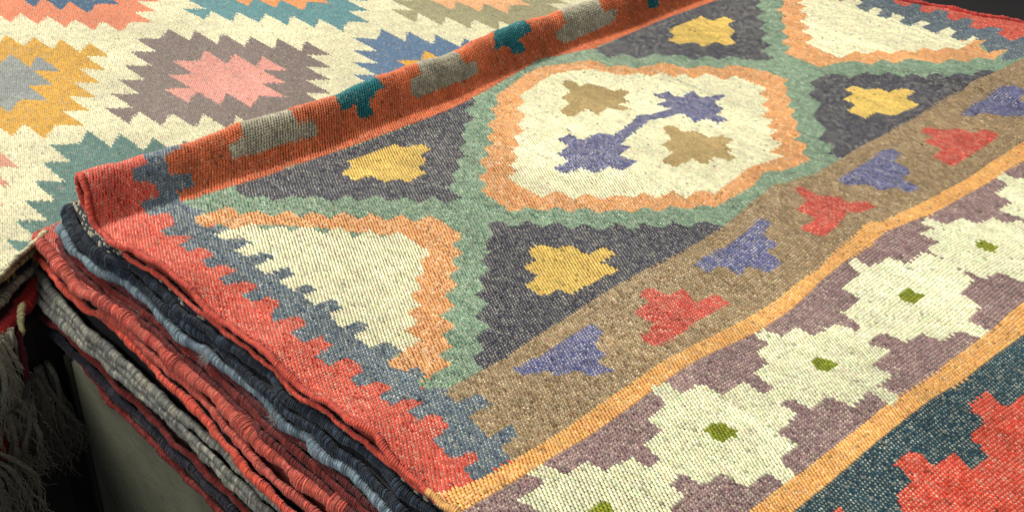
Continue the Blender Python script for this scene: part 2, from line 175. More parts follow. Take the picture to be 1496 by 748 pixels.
["stripe","orange stripe between the brown band and the flowers","orange2",[[-0.59,50.05],[0.46,50.02],[3.63,51.18],[7.14,51.56],[11.22,51.65],[14.82,51.53],[18.88,51.53],[22.08,51.58],[27.06,51.94],[31.76,52.41],[36.52,52.88],[40.48,52.84],[43.53,52.81],[47.5,52.67],[53.46,51.65],[59.71,50.81],[61.06,51.71],[66.4,52.58],[77.22,53.28],[88.77,53.93],[175.59,53.44],[167.07,55.97],[84.55,56.01],[75.72,55.15],[65.93,54.54],[59.65,53.05],[55.99,53.48],[50.98,53.61],[45.61,54.12],[38.96,54.88],[34.12,54.62],[29.77,53.93],[24.24,53.41],[19.1,53.53],[15.71,53.53],[9.5,53.31],[6.33,53.22],[2.01,52.91],[-1.98,52.8],[-11.79,54.21],[-15.26,58.7]]],
["band","dark teal band at the near right","teal",[[-2.5,69.43],[13.4,69.19],[19.09,69.61],[24.74,69.66],[32.41,69.94],[35.51,70.14],[39.5,70.31],[42.62,70.73],[48.3,70.88],[53.03,71.28],[119.45,71.16],[81.46,97.92],[21.48,111.09],[-12.43,79.37]]],
["stripe","orange stripe between the flowers and the teal band","orange2",[[-5.09,67.0],[10.95,66.73],[16.0,67.26],[20.66,67.34],[22.91,67.52],[28.56,67.86],[34.76,68.11],[37.99,68.32],[41.46,68.51],[49.08,68.76],[51.53,68.89],[55.75,68.71],[58.1,68.83],[127.12,68.72],[119.45,71.16],[53.03,71.28],[48.3,70.88],[42.62,70.73],[39.5,70.31],[35.51,70.14],[32.41,69.94],[24.74,69.66],[19.09,69.61],[13.4,69.19],[-2.5,69.43]]],
["flower_motif","cream flower at the bottom of the picture","cream2",[[6.6,53.17],[8.45,53.43],[9.04,55.23],[11.36,55.48],[11.53,57.07],[14.38,57.35],[14.41,58.95],[15.55,59.32],[15.31,60.55],[14.22,61.32],[14.24,62.92],[12.26,62.96],[12.43,64.92],[10.07,64.89],[6.62,62.59],[2.4,58.33],[4.65,56.66],[4.29,54.76],[7.22,55.01]]],
["flower_motif","second cream flower from the bottom","cream2",[[21.73,53.17],[23.21,53.58],[22.78,55.41],[25.28,55.91],[25.13,57.85],[28.0,58.21],[28.17,60.23],[29.25,60.3],[28.95,61.57],[28.19,61.77],[28.32,63.53],[24.92,63.79],[25.34,65.57],[22.59,65.72],[22.5,67.35],[20.79,67.44],[20.71,65.82],[18.17,65.77],[18.08,63.48],[15.83,63.24],[15.95,61.19],[14.22,61.32],[14.55,59.81],[15.92,59.15],[16.09,57.31],[18.38,57.08],[18.41,55.45],[20.82,55.55]]],
["flower_motif","third cream flower from the bottom","cream2",[[34.0,54.78],[35.45,54.79],[35.84,56.67],[38.04,56.91],[37.82,58.67],[40.83,59.01],[41.29,60.81],[42.48,60.66],[42.91,62.46],[40.46,62.46],[41.27,64.43],[38.23,64.41],[38.38,66.43],[35.94,66.34],[36.43,68.23],[34.59,68.29],[34.87,66.2],[32.27,66.19],[32.03,64.27],[29.6,63.81],[29.25,62.06],[28.25,61.72],[28.21,60.49],[29.37,60.07],[29.55,57.93],[31.86,58.02],[32.04,56.21],[34.21,56.43]]],
["flower_motif","fourth cream flower from the bottom","cream2",[[51.16,53.74],[52.5,53.69],[52.31,55.69],[55.34,55.97],[55.58,57.9],[58.92,57.83],[58.96,59.97],[60.39,60.19],[59.29,61.72],[58.37,61.69],[57.82,63.74],[54.68,64.25],[54.17,66.47],[51.27,66.62],[51.3,68.8],[49.69,68.77],[49.25,66.9],[46.45,66.69],[46.11,64.73],[43.35,64.67],[43.14,62.76],[42.01,62.44],[42.04,61.14],[42.42,60.47],[42.81,58.35],[46.24,58.35],[46.27,56.22],[50.26,55.7]]],
["flower_motif","fifth cream flower from the bottom","cream2",[[63.73,54.72],[65.48,54.55],[65.47,56.68],[68.2,57.14],[68.47,58.88],[70.89,59.15],[70.92,60.74],[72.62,61.43],[71.4,64.96],[64.7,68.09],[61.05,67.12],[60.89,64.9],[58.61,64.47],[58.53,63.0],[58.37,61.69],[58.96,59.97],[59.76,57.67],[61.86,58.04],[61.82,55.81],[63.94,56.26]]],
["flower_motif","farthest cream flower","cream2",[[79.03,55.38],[80.72,55.39],[80.28,57.0],[81.17,58.0],[86.63,59.45],[74.99,64.76],[72.95,61.19],[72.8,58.87],[75.08,59.27],[75.84,57.01],[78.66,57.11]]],
["flower_motif","","cream2",[[-28.38,54.97],[-26.93,54.98],[-26.54,56.86],[-24.34,57.1],[-24.56,58.86],[-21.55,59.2],[-21.09,61.0],[-19.9,60.85],[-19.47,62.65],[-21.92,62.65],[-21.11,64.62],[-24.15,64.6],[-24.0,66.62],[-26.44,66.53],[-25.95,68.42],[-27.79,68.48],[-27.51,66.39],[-30.11,66.38],[-30.35,64.46],[-32.78,64.0],[-33.13,62.25],[-34.13,61.91],[-34.17,60.68],[-33.01,60.26],[-32.83,58.12],[-30.52,58.21],[-30.34,56.4],[-28.17,56.62]]],
["flower_motif","","cream2",[[-12.78,54.92],[-11.33,54.93],[-10.94,56.81],[-8.74,57.05],[-8.96,58.81],[-5.95,59.15],[-5.49,60.95],[-4.3,60.8],[-3.87,62.6],[-6.32,62.6],[-5.51,64.57],[-8.55,64.55],[-8.4,66.57],[-10.84,66.48],[-10.35,68.37],[-12.19,68.43],[-11.91,66.34],[-14.51,66.33],[-14.75,64.41],[-17.18,63.95],[-17.53,62.2],[-18.53,61.86],[-18.57,60.63],[-17.41,60.21],[-17.23,58.07],[-14.92,58.16],[-14.74,56.35],[-12.57,56.57]]],
["flower_centre","","olive",[[7.68,58.9],[8.57,58.85],[9.39,59.02],[9.51,59.81],[8.81,60.17],[7.74,59.88]]],
["flower_centre","","olive",[[20.82,59.56],[21.82,59.55],[22.62,59.84],[22.41,60.83],[22.73,61.63],[22.25,61.72],[20.79,61.39],[20.58,60.58],[20.74,60.11]]],
["flower_centre","","olive",[[34.78,60.3],[35.78,60.48],[36.1,62.23],[35.39,62.34],[34.21,62.0],[34.3,61.04]]],
["flower_centre","","olive",[[49.68,60.09],[51.84,60.05],[51.72,60.92],[52.02,61.98],[49.69,62.13],[49.35,60.86]]],
["flower_centre","","olive",[[64.39,60.5],[65.67,60.75],[65.72,62.62],[64.22,62.7],[63.74,61.29]]],
["stepped_motif","large red stepped motif on the teal band","red2",[[28.88,72.16],[30.3,72.17],[31.34,72.37],[31.37,73.14],[31.01,74.48],[33.71,74.65],[32.85,76.53],[35.72,76.81],[36.87,74.46],[39.23,74.52],[40.14,72.54],[43.21,72.68],[42.57,74.82],[45.37,75.06],[42.78,80.09],[35.18,85.61],[28.26,83.4],[23.4,77.85],[25.25,74.82],[25.67,74.11],[28.37,74.09]]],
["stepped_motif","red tip of a motif at the bottom edge","red2",[[20.83,71.69],[21.78,71.69],[21.58,72.65],[20.27,72.66]]],
["stepped_motif","grey stepped motif nearest the fold end","grey",[[19.04,-7.8],[19.04,-4.8],[18.17,-2.94],[16.05,-3.07],[15.97,-1.3],[19.3,-0.68],[23.18,-0.43],[26.23,-0.02],[26.84,-1.8],[24.68,-1.92],[24.99,-3.93],[24.99,-6.93]]],
["stepped_motif","teal stepped motif nearest the fold end","tealm",[[31.33,-7.24],[31.33,-4.24],[30.72,-2.04],[32.82,-2.09],[32.23,-0.17],[34.35,-0.08],[34.73,-1.87],[37.5,-2.75],[37.59,-4.67],[37.59,-7.67]]],
["stepped_motif","middle grey stepped motif on the fold","grey",[[43.96,-7.76],[43.96,-4.76],[43.15,-2.6],[41.13,-2.26],[40.34,-0.78],[40.95,0.05],[48.22,-0.07],[51.36,-0.64],[52.01,-2.07],[49.95,-2.28],[50.32,-4.23],[50.32,-7.23]]],
["stepped_motif","middle teal stepped motif on the fold","tealm",[[57.9,-8.64],[57.9,-5.64],[55.64,-2.56],[57.96,-2.64],[58.08,-1.15],[60.21,-0.99],[59.89,-2.77],[62.53,-3.02],[63.51,-5.6],[63.51,-8.6]]],
["stepped_motif","farthest grey stepped motif on the fold","grey",[[69.65,-7.87],[69.65,-4.87],[68.97,-2.83],[66.32,-2.17],[66.06,-1.22],[66.9,-0.25],[75.18,-0.27],[77.03,-0.55],[78.36,-1.64],[75.88,-2.13],[76.22,-3.6],[76.54,-6.99]]],
["stepped_motif","farthest teal stepped motif on the fold","tealm",[[84.5,-2.59],[84.66,-1.64],[83.86,-0.14],[86.46,-0.27],[86.87,-1.37],[86.63,-2.46]]]
]''')
TR = json.loads('''{
"top_under":[[-0.38,3.89],[-0.08,6.23],[0.14,8.92],[0.47,11.34],[0.12,13.85],[-0.02,16.32],[0.28,18.83],[0.17,22.01],[0.34,24.67],[0.33,28.74],[0.03,30.57],[-0.22,33.57],[0.31,35.9],[0.36,38.32],[0.39,40.44],[0.51,41.95],[0.48,43.62],[0.33,46.97]],
"N1":[[0.48,-8.74],[0.08,-6.92],[-0.98,-3.3],[-1.48,0.6],[-1.27,3.06],[-0.17,5.46],[-0.08,8.03],[-0.07,11.38],[-0.51,14.07],[-0.46,16.82],[-0.15,19.31],[-0.16,21.47],[0.02,24.14],[0.36,26.5],[0.28,28.69],[-0.61,31.66],[-0.07,34.03],[0.23,36.37],[-0.11,38.85],[0.56,40.87],[0.32,43.52],[-0.1,45.81],[-0.2,47.91],[-0.02,49.63]],
"N2":[[0.19,-9.1],[-1.1,-5.26],[-1.54,-2.25],[-1.35,0.89],[-0.94,3.67],[-0.44,5.69],[-0.59,8.03],[-0.78,11.02],[-0.86,13.72],[-0.79,16.47],[-0.26,18.75],[-0.25,21.33],[-0.47,24.41],[-0.72,28.46],[-0.88,33.21],[-0.43,35.67],[-0.61,37.97],[-0.42,40.1],[-0.45,42.09],[-0.62,44.12],[-0.9,46.08],[-1.13,47.44]],
"N3":[[-0.81,-9.05],[-1.43,-5.9],[-1.86,-3.89],[-1.84,-1.21],[-1.97,1.28],[-1.54,2.94],[-0.64,4.68],[-0.93,6.9],[-0.7,9.97],[-1.12,12.68],[-1.44,15.38],[-1.07,18.32],[-0.95,20.19],[-0.94,22.31],[-0.61,25.3],[-0.46,27.94],[-1.0,30.36],[-1.46,33.11],[-0.71,34.7],[-1.25,37.24],[-1.16,39.06],[-0.68,40.89],[-0.86,42.72],[-1.22,44.82],[-1.35,45.91]],
"D1":[[-0.78,-9.72],[-1.71,-5.64],[-2.1,-1.97],[-1.94,3.31],[-1.45,7.88],[-1.39,11.47],[-1.6,15.13],[-1.43,19.23],[-1.62,25.76],[-2.13,32.01],[-1.93,37.01],[-2.02,42.0]],
"C1":[[-2.06,-12.77],[-2.43,-10.42],[-2.56,-7.4],[-3.12,-3.04],[-3.46,0.2],[-2.83,2.79],[-2.27,5.44],[-2.41,8.45],[-2.15,11.45],[-2.22,13.93],[-2.38,16.4],[-2.2,19.63],[-2.24,23.33],[-2.44,25.4],[-2.7,27.83],[-2.74,30.39],[-2.73,32.01],[-2.62,34.26],[-2.82,36.28],[-2.57,38.22],[-2.23,40.74],[-2.21,41.99]],
"C3":[[-3.48,2.71],[-2.79,4.86],[-2.53,7.33],[-2.79,9.88],[-3.0,12.66],[-2.84,14.75],[-2.83,17.86],[-2.62,20.67],[-2.99,22.75],[-3.19,25.17],[-3.29,27.38],[-3.66,29.63],[-3.9,32.14],[-4.06,35.08],[-3.68,37.36],[-3.76,39.27]],
"C2":[[-2.43,-13.69],[-2.83,-12.07],[-2.92,-9.36],[-3.29,-6.63],[-3.57,-3.24],[-3.48,-1.08],[-3.61,1.01],[-3.05,3.05],[-2.89,5.61],[-3.14,8.19],[-2.93,10.68],[-3.16,12.73],[-3.54,14.99],[-3.49,17.57],[-3.55,20.5],[-3.86,23.73],[-4.21,27.03],[-4.57,30.75],[-4.72,35.02]],
"G2":[[-2.84,-13.92],[-3.16,-10.7],[-3.7,-6.95],[-3.79,-3.6],[-4.14,-0.59],[-4.28,2.66],[-4.04,5.55],[-3.97,8.37],[-3.94,11.08],[-3.9,13.05],[-4.08,16.1],[-3.98,19.07],[-3.76,21.3],[-3.84,23.83],[-3.53,26.03],[-3.71,28.7],[-3.92,30.91],[-3.82,33.45]],
"G3":[[-3.22,-14.19],[-3.73,-11.83],[-4.4,-7.02],[-4.2,-3.76],[-4.26,-1.29],[-4.76,1.96],[-4.4,4.66],[-4.37,7.59],[-4.35,10.58],[-4.41,13.14],[-4.44,16.18],[-4.51,19.21],[-4.43,21.79],[-4.56,24.85],[-4.62,27.38]],
"G1":[[-3.12,-16.17],[-3.92,-13.85],[-4.51,-9.74],[-4.86,-5.6],[-4.77,-2.18],[-4.88,1.1],[-4.63,4.02],[-4.54,6.87],[-4.48,8.92],[-4.44,11.6],[-4.46,14.43],[-4.33,17.43],[-4.25,20.18],[-4.46,22.73],[-4.62,25.71],[-4.68,28.22],[-4.74,30.56],[-4.57,32.82]],
"R1":[[-3.95,-12.91],[-4.66,-10.48],[-4.89,-6.24],[-4.34,-3.2],[-4.55,-0.13],[-4.31,3.69],[-4.89,7.65],[-4.63,10.12],[-4.52,12.68],[-4.77,15.77],[-4.92,18.34],[-4.58,21.27],[-4.78,24.37],[-4.7,27.27],[-4.84,29.88]],
"R2":[[-3.61,-11.97],[-4.29,-7.42],[-4.55,-3.51],[-4.6,0.15],[-4.9,3.3],[-5.45,6.55],[-5.32,9.32],[-5.35,12.54],[-5.38,15.67],[-5.41,19.07],[-5.49,22.31],[-5.51,25.14],[-5.53,27.09]],
"RM":[[-4.31,-10.98],[-5.19,-6.82],[-5.12,-3.59],[-5.16,-0.53],[-5.15,3.5],[-5.34,6.64],[-5.27,9.5],[-5.06,12.41],[-5.2,15.59],[-5.38,18.61],[-5.27,21.56],[-5.4,24.68],[-5.35,27.63]]
}''')

# ------------------------------------------------------------------ stitches
CAMP = np.array([-0.4227621, 0.9853898, 0.6500000]); CB = np.array([0.7150075, -0.3689699, 0.5938228]); CA = np.array([0.6982426, 0.4193469, -0.5801771]); CN = np.array([0.0349499, -0.8294633, -0.5574667]); FOC = 1734.94
def in_view(P, mx, my):
    """only a building limit: stitches far outside what the photograph shows are left to the plain backing cloth"""
    q = P * np.array([1, -1, 1]) - CAMP
    c = q[:, :1] * CB + q[:, 1:2] * CA + q[:, 2:3] * CN
    x = c[:, 0] / c[:, 2] * FOC + 748; y = c[:, 1] / c[:, 2] * FOC + 374
    return (x > -mx) & (x < 1496 + mx) & (y > -my) & (y < 748 + my)
def pip(px, py, poly):
    poly = np.asarray(poly); x0, y0 = poly.min(0); x1, y1 = poly.max(0)
    res = np.zeros(len(px), bool)
    idx = np.nonzero((px >= x0) & (px <= x1) & (py >= y0) & (py <= y1))[0]
    if not len(idx): return res
    X = px[idx]; Y = py[idx]; ins = np.zeros(len(idx), bool)
    n = len(poly); j = n - 1
    for i in range(n):
        xi, yi = poly[i]; xj, yj = poly[j]
        if yi != yj:
            c = ((yi > Y) != (yj > Y)) & (X < (xj - xi) * (Y - yi) / (yj - yi) + xi)
            ins ^= c
        j = i
    res[idx] = ins
    return res
def unit(a): return a / np.linalg.norm(a, axis=-1, keepdims=True)
GX5 = np.array([-1, 0, 1.0]); GY4 = np.array([-1, -.42, .42, 1.0])
def lens_mesh(P, Tu, Ts, Nn, a, b, h, ny=5, sink=.0004, ang=None):
    """one domed stitch per point: length 2a along Ts, width 2b along Tu, height h along Nn"""
    n = len(P); gy = GY4 if ny == 5 else np.array([-1, 0, 1.0]); ny = len(gy); nx = 3
    a = np.broadcast_to(a, n); b = np.broadcast_to(b, n); h = np.broadcast_to(h, n)
    if ang is not None:
        ca, sa = np.cos(ang)[:, None], np.sin(ang)[:, None]
        Ts, Tu = Ts * ca + Tu * sa, Tu * ca - Ts * sa
    V = np.empty((n, ny * nx, 3), np.float32); k = 0
    for y in gy:
        w = math.sqrt(max(0, 1 - (.9 * y) ** 2)); hz = (1 - abs(y) ** 2.4)
        for x in GX5:
            z = (hz * (1 if x == 0 else .25)) * h - sink * (1 - hz) - (sink if x else 0)
            V[:, k] = P + Tu * (x * w * b)[:, None] + Ts * (y * a)[:, None] + Nn * z[:, None]; k += 1
    q = []
    for i in range(ny - 1):
        for j in range(nx - 1):
            q.append((i*nx+j, (i+1)*nx+j, (i+1)*nx+j+1, i*nx+j+1))
    F = (np.array(q)[None] + (np.arange(n) * ny * nx)[:, None, None]).reshape(-1, 4)
    return V.reshape(-1, 3), F, ny * nx
def fleck_mesh(P, Tu, Ts, Nn, a, b, h):
    """tiny ridge for warp and painted highlight flecks: five vertices, four faces"""
    n = len(P); V = np.empty((n, 5, 3), np.float32)
    V[:, 0] = P - Ts * a[:, None]; V[:, 1] = P + Tu * b[:, None]; V[:, 2] = P + Ts * a[:, None]; V[:, 3] = P - Tu * b[:, None]; V[:, 4] = P + Nn * h
    F = (np.array([(0,1,4,4),(1,2,4,4),(2,3,4,4),(3,0,4,4)])[None, :, :3] + (np.arange(n) * 5)[:, None, None]).reshape(-1, 3)
    return V.reshape(-1, 3), F, 5
def frames(f, u, s, e=.0012):
    P = f(u, s); Tu = unit(f(u + e, s) - f(u - e, s)); Ts = unit(f(u, s + e) - f(u, s - e))
    return P, Tu, Ts, unit(np.cross(Ts, Tu))
def smooth_noise(u, s, seed, f):
    r = np.random.default_rng(seed); o = 0
    for i in range(5):
        a, b, p = r.uniform(-f, f), r.uniform(-f, f), r.uniform(0, 6.28)
        o = o + np.sin(a * u + b * s + p)
    return o / 2.2
def shade(base, n, u, s, seed=1, jit=.10):
    c = base[None] * (1 + jit * rng.standard_normal((n, 1))) * (1 + .035 * rng.standard_normal((n, 3)))
    c *= (1 + .075 * smooth_noise(u, s, seed, 40) + .05 * smooth_noise(u, s, seed + 3, 260))[:, None]
    return np.clip(c, .004, .9)

# edge lines of the top rug
UE_S = np.array([-.20,-.08,-.065,-.036,-.017,.000,.012,.030,.045,.058,.083,.111,.131,.152,.172,.204,.239,.268,.288,.320,.342,.361,.385,.402,.419,.439,.463,.486,.498,.515,.56,.9])
UE_U = np.array([.010,.010,.0108,.0024,-.0028,-.006,-.0064,-.0080,-.0085,.001,.001,.004,.003,.006,.003,.004,.004,.004,.004,.002,.002,.006,.004,.004,.009,.004,.003,.002,.002,0,.001,0])
UF_S = np.array([-.1,.10,.186,.214,.263,.284,.305,.328,.366,.45,.6,1.0]); UF_U = .007 + np.array([1.14,1.15,1.162,1.172,1.205,1.207,1.209,1.225,1.247,1.25,1.255,1.26])

# ------------------------------------------------------------------ floor, box, far wall of darkness
DARK = plain_material('dark_floor_concrete', (.012,.010,.009), (.022,.018,.015), 3, .8)
V = [(-6,-6,-.95),(8,-6,-.95),(8,8,-.95),(-6,8,-.95)]
tag(mesh_obj('floor', V, [(0,1,2,3)], DARK, C=None), kind='structure')

def bevel_box(name, x0, x1, y0, y1, z0, z1, mat, parent=None, bev=.004, label=None):
    import bmesh
    bm = bmesh.new(); bmesh.ops.create_cube(bm, size=1)
    for v in bm.verts: v.co = Vector(((x0+x1)/2 + v.co.x*(x1-x0), (y0+y1)/2 + v.co.y*(y1-y0), (z0+z1)/2 + v.co.z*(z1-z0)))
    bmesh.ops.bevel(bm, geom=bm.edges[:] , offset=bev, segments=3, affect='EDGES')
    me = bpy.data.meshes.new(name); bm.to_mesh(me); bm.free(); me.materials.append(mat)
    o = bpy.data.objects.new(name, me); col.objects.link(o)
    if parent is not None: o.parent = parent; o.matrix_parent_inverse = Matrix.Translation(-Vector(parent.location))
    if label: o['label'] = label
    return o
BOXM = plain_material('worn_green_grey_paint', (.11,.115,.078), (.225,.228,.158), 7, .55, .45, 9, .004)
LEDGE = plain_material('dark_edge_strip', (.02,.02,.016), (.05,.05,.04), 9, .6, .3)  # dark mottled colour of the corner strip
tb = thing('display_plinth', 'plain green grey painted plinth under the folded rug stack', 'plinth', (.6,-.45,-.95))
bevel_box('side_panel', -.046, 1.10, -1.1, .040, -.95, -.166, BOXM, tb)
bevel_box('corner_strip', -.049, -.030, .0405, .050, -.95, -.168, LEDGE, tb, .001)

# ------------------------------------------------------------------ background rug with serrated diamonds
ZB = -.06
def bg_edge(u): return -.080 - .55 * (np.minimum(u, -.018) + .081)          # front edge line, v of u
def bg_surf(u, s):
    u = np.asarray(u, float); s = np.asarray(s, float)
    z = ZB + .0016*np.sin(9*u+7*s) + .0012*np.sin(21*s-8*u+2) + .0008*np.sin(37*u+11*s)
    return np.stack([u, -s, z], -1)
bg = thing('diamond_rug', 'flat cream rug with serrated diamonds in many colours, behind the rolled fold', 'rug', (.2,.5,ZB))
def diamond(x, y, cx, cy, n, wl=.026, wr=.026):
    """serrated diamond: toothed columns of width w, ends cut on the slant"""
    dx = x - cx; w = np.where(dx < 0, wl, wr); k = np.floor(np.abs(dx) / w); fr = np.abs(dx) / w - k
    lim = .0328 * (n - 1) + .030 - (.0328 * (k - 1) + .056 - .0235 * fr)
    return (k < n) & (np.abs(y - cy) < lim)
B = lin
DM = [ # cx, cy, outer, inner, label
 (.344,-.314,B(128,112,104),B(214,148,132),'taupe diamond with a pink heart'),
 (.110,-.510,B(204,156,58),B(142,146,140),'mustard diamond with a grey heart at the left edge'),
 (.341,-.740,B(216,130,92),B(60,94,122),'salmon orange diamond with a blue heart'),
 (.585,-.535,B(88,134,136),B(214,142,82),'sea green diamond with an orange heart'),
 (.584,-.120,B(86,112,138),B(222,168,50),'blue diamond with a yellow heart, half under the fold'),
 (.107,-.104,B(92,124,114),B(150,120,100),'grey green diamond behind the fold end'),
 (.821,-.330,B(156,150,112),B(224,168,118),'olive diamond with a peach heart'),
 (-.122,-.301,B(206,150,122),B(120,130,130),'peach diamond mostly outside the left edge'),
 (.821,-.74,B(200,140,110),B(90,120,130),''),
 (1.058,-.535,B(120,120,110),B(220,160,120),''),
 (.10,-.93,B(150,130,120),B(210,160,90),''), (.585,-.94,B(180,150,110),B(100,120,130),'')]
Wb, Pb = .0029, .0026
ks = np.arange(int(-1.15 / Wb), int(.02 / Wb)); js = np.arange(int(-.50 / Pb), int(1.30 / Pb))
K, J = np.meshgrid(ks, js, indexing='ij'); K = K.ravel(); J = J.ravel()
s = K * Wb; u = (J + .5 * (K % 2)) * Pb
m = (s < bg_edge(u) - .002) & ~((u > .015) & (s > -.035)); s, u, K, J = s[m], u[m], K[m], J[m]
u0, s0 = u.copy(), s.copy()
u = u + .0035 * smooth_noise(u0, s0, 21, 14) * .5; s = s + .0030 * smooth_noise(u0, s0, 22, 14) * .5
m = in_view(bg_surf(u, s), 200, 120); u, s, K, J = u[m], s[m], K[m], J[m]; n = len(u); near = in_view(bg_surf(u, s), 40, 35)
us = u + rng.normal(0, .0004, n); ss = s + np.where(J % 2 == 0, .0016, -.0016)
reg = np.zeros(n, int)
for i, (cx, cy, oc, ic, lb) in enumerate(DM):
    reg[diamond(us, ss, cx, cy, 6, .0275 if i == 0 else .0262, .0252)] = 1 + 2 * i
    reg[diamond(us, ss, cx, cy, 3, .0265, .0255)] = 2 + 2 * i
u = u + rng.normal(0, .0002, n); s = s + rng.normal(0, .0003, n)
P, Tu, Ts, Nn = frames(bg_surf, u, s)
a = Wb * (.92 + .08 * rng.standard_normal(n)); b = Pb * (.45 + .03 * rng.standard_normal(n)); h = .0013 * (1 + .12 * rng.standard_normal(n))
Cc = lin(216,209,172)
cols = [Cc]
for d in DM: cols += [d[2], d[3]]
for r in np.unique(reg):
    q = np.nonzero(reg == r)[0]
    qn = near[q]; qa, qb = q[qn], q[~qn]
    Vv, F, nv = lens_mesh(P[qa], Tu[qa], Ts[qa], Nn[qa], a[qa], b[qa], h[qa], 3, .0003, rng.normal(0, .1, len(qa)))
    V9, F9, nv9 = fleck_mesh(P[qb], Tu[qb], Ts[qb], Nn[qb], a[qb] * 1.25, b[qb] * 1.5, .0009)
    F = np.concatenate([F, np.concatenate([F9, F9[:, :1]], 1) + len(Vv)]); Vv = np.concatenate([Vv, V9])
    c = shade(cols[r], len(q), u[q], s[q], 40 + r, .09)
    if r: 
        f = rng.random(len(q)) < .08; c[f] = c[f] * .5 + np.array([.35,.33,.27]) * .5
    f = rng.random(len(q)) < .004; c[f] *= .5
    lab = 'cream woven ground' if r == 0 else (DM[(r-1)//2][4] if r % 2 else '')
    mesh_obj('ground_weave' if r == 0 else ('diamond_motif' if r % 2 else 'diamond_heart'), Vv, F, WOOL, bg, np.concatenate([np.repeat(c[qn], nv, 0), np.repeat(c[~qn], nv9, 0)]), lab or None)
# backing cloth of the background rug
def grid_sheet(f, us_, vs_, thick, colour, name, parent, mat=WOOL, mask=None):
    U, S_ = np.meshgrid(us_, vs_, indexing='ij'); P_ = f(U.ravel(), S_.ravel())
    nu, nv = len(us_), len(vs_)
    P1 = P_.copy(); P1[:, 2] -= .0004; P2 = P_.copy(); P2[:, 2] -= thick
    i, j = np.meshgrid(np.arange(nu - 1), np.arange(nv - 1), indexing='ij'); i = i.ravel(); j = j.ravel()
    q = np.stack([i*nv+j, i*nv+j+1, (i+1)*nv+j+1, (i+1)*nv+j], 1)
    N_ = nu * nv
    return mesh_obj(name, np.concatenate([P1, P2]), np.concatenate([q, q[:, ::-1] + N_]), mat, parent, np.tile(colour, (2 * N_, 1)))
WARP_SHADED = lin(70,60,44)  # dark brown puts shade into the gaps between stitches
uu = np.linspace(-.55, 1.6, 90)
fb = lambda U, T: bg_surf(U, bg_edge(U) - T)
grid_sheet(fb, uu, np.linspace(0, 1.6, 60), .003, lin(120,112,90), 'warp_backing', bg)

# ------------------------------------------------------------------ cords
def resample(P, step):
    P = np.asarray(P, float); d = np.concatenate([[0], np.cumsum(np.linalg.norm(np.diff(P, axis=0), axis=1))])
    # smooth through the points
    n0 = max(4, int(d[-1] / .004)); t = np.linspace(0, d[-1], n0)
    Q = np.stack([np.interp(t, d, P[:, i]) for i in range(3)], 1)
    for _ in range(3):
        Q[1:-1] = .25 * Q[:-2] + .5 * Q[1:-1] + .25 * Q[2:]
    d = np.concatenate([[0], np.cumsum(np.linalg.norm(np.diff(Q, axis=0), axis=1))])
    t = np.arange(0, d[-1], step)
    return np.stack([np.interp(t, d, Q[:, i]) for i in range(3)], 1), t
def cord(name, P, r, colour, parent, pitch=.0030, slant=.5, label=None, alt=None, altp=.0, flat=1.0, mat=None, cols_at=None):
    """a bundle of yarns bound round with wrapping yarn: each turn of the wrap is a raised ring"""
    per = 4; pitch = pitch * .72; step = pitch / per
    Q, t = resample(P, step); n = len(Q); sd = 8
    w_ = rng.uniform(0, 6, 4); Q[:, 0] += .0006 * np.sin(t * 120 + w_[0]) + .0003 * np.sin(t * 310 + w_[1]); Q[:, 2] += .0006 * np.sin(t * 95 + w_[2]) + .0003 * np.sin(t * 270 + w_[3])
    T = unit(np.gradient(Q, axis=0)); up = np.array([0, 0, 1.0])
    A = unit(np.cross(T, up) + 1e-6); Bv = np.cross(A, T)
    th = np.linspace(0, 2*np.pi, sd, endpoint=False)
    turn = (np.arange(n) // per); ph = (np.arange(n) % per) / per
    nt_ = turn.max() + 2
    rt = 1 + .06 * rng.standard_normal(nt_); jt = rng.standard_normal(nt_)
    prof = .58 + .50 * np.sqrt(np.clip(np.sin(np.pi * (ph + .1) / 1.1), 0, 1))
    slow = 1 + .13 * np.sin(t * 55 + rng.uniform(0, 6)) + .09 * np.sin(t * 150 + rng.uniform(0, 6))
    R = r * prof * rt[turn] * slow * np.sqrt(np.clip(np.minimum(t, t[-1] - t) / (r * 1.2) + .02, 0, 1))
    sl = slant * pitch * 1.5
    V = np.empty((n, sd, 3))
    for k, a_ in enumerate(th):
        off = sl * math.cos(a_ + .6)
        V[:, k] = Q + (A * math.cos(a_) + Bv * math.sin(a_) * flat) * (R * (1 + .05 * np.sin(3 * a_ + jt[turn]) + .035 * rng.standard_normal(n)))[:, None] + T * off
    i, j = np.meshgrid(np.arange(n - 1), np.arange(sd), indexing='ij'); i = i.ravel(); j = j.ravel(); j2 = (j + 1) % sd
    F = np.stack([i*sd+j, i*sd+j2, (i+1)*sd+j2, (i+1)*sd+j], 1)
    base = np.tile(colour, (nt_, 1)) * (1 + .12 * rng.standard_normal((nt_, 1))) * (1 + .05 * rng.standard_normal((nt_, 3)))
    if alt is not None:
        f = rng.random(nt_) < altp; base[f] = (.45 * colour + .55 * alt) * (1 + .10 * rng.standard_normal((f.sum(), 1)))
    c = base[turn]
    if cols_at is not None: c = cols_at(Q) * (1 + .07 * jt[turn])[:, None]
    c = np.clip(c, .004, .85)
    c = np.clip(np.repeat(c, sd, 0) * (1 + .13 * rng.standard_normal((n * sd, 1))), .004, .85)
    return mesh_obj(name, V.reshape(-1, 3), F, mat or CORD, parent, c, label)
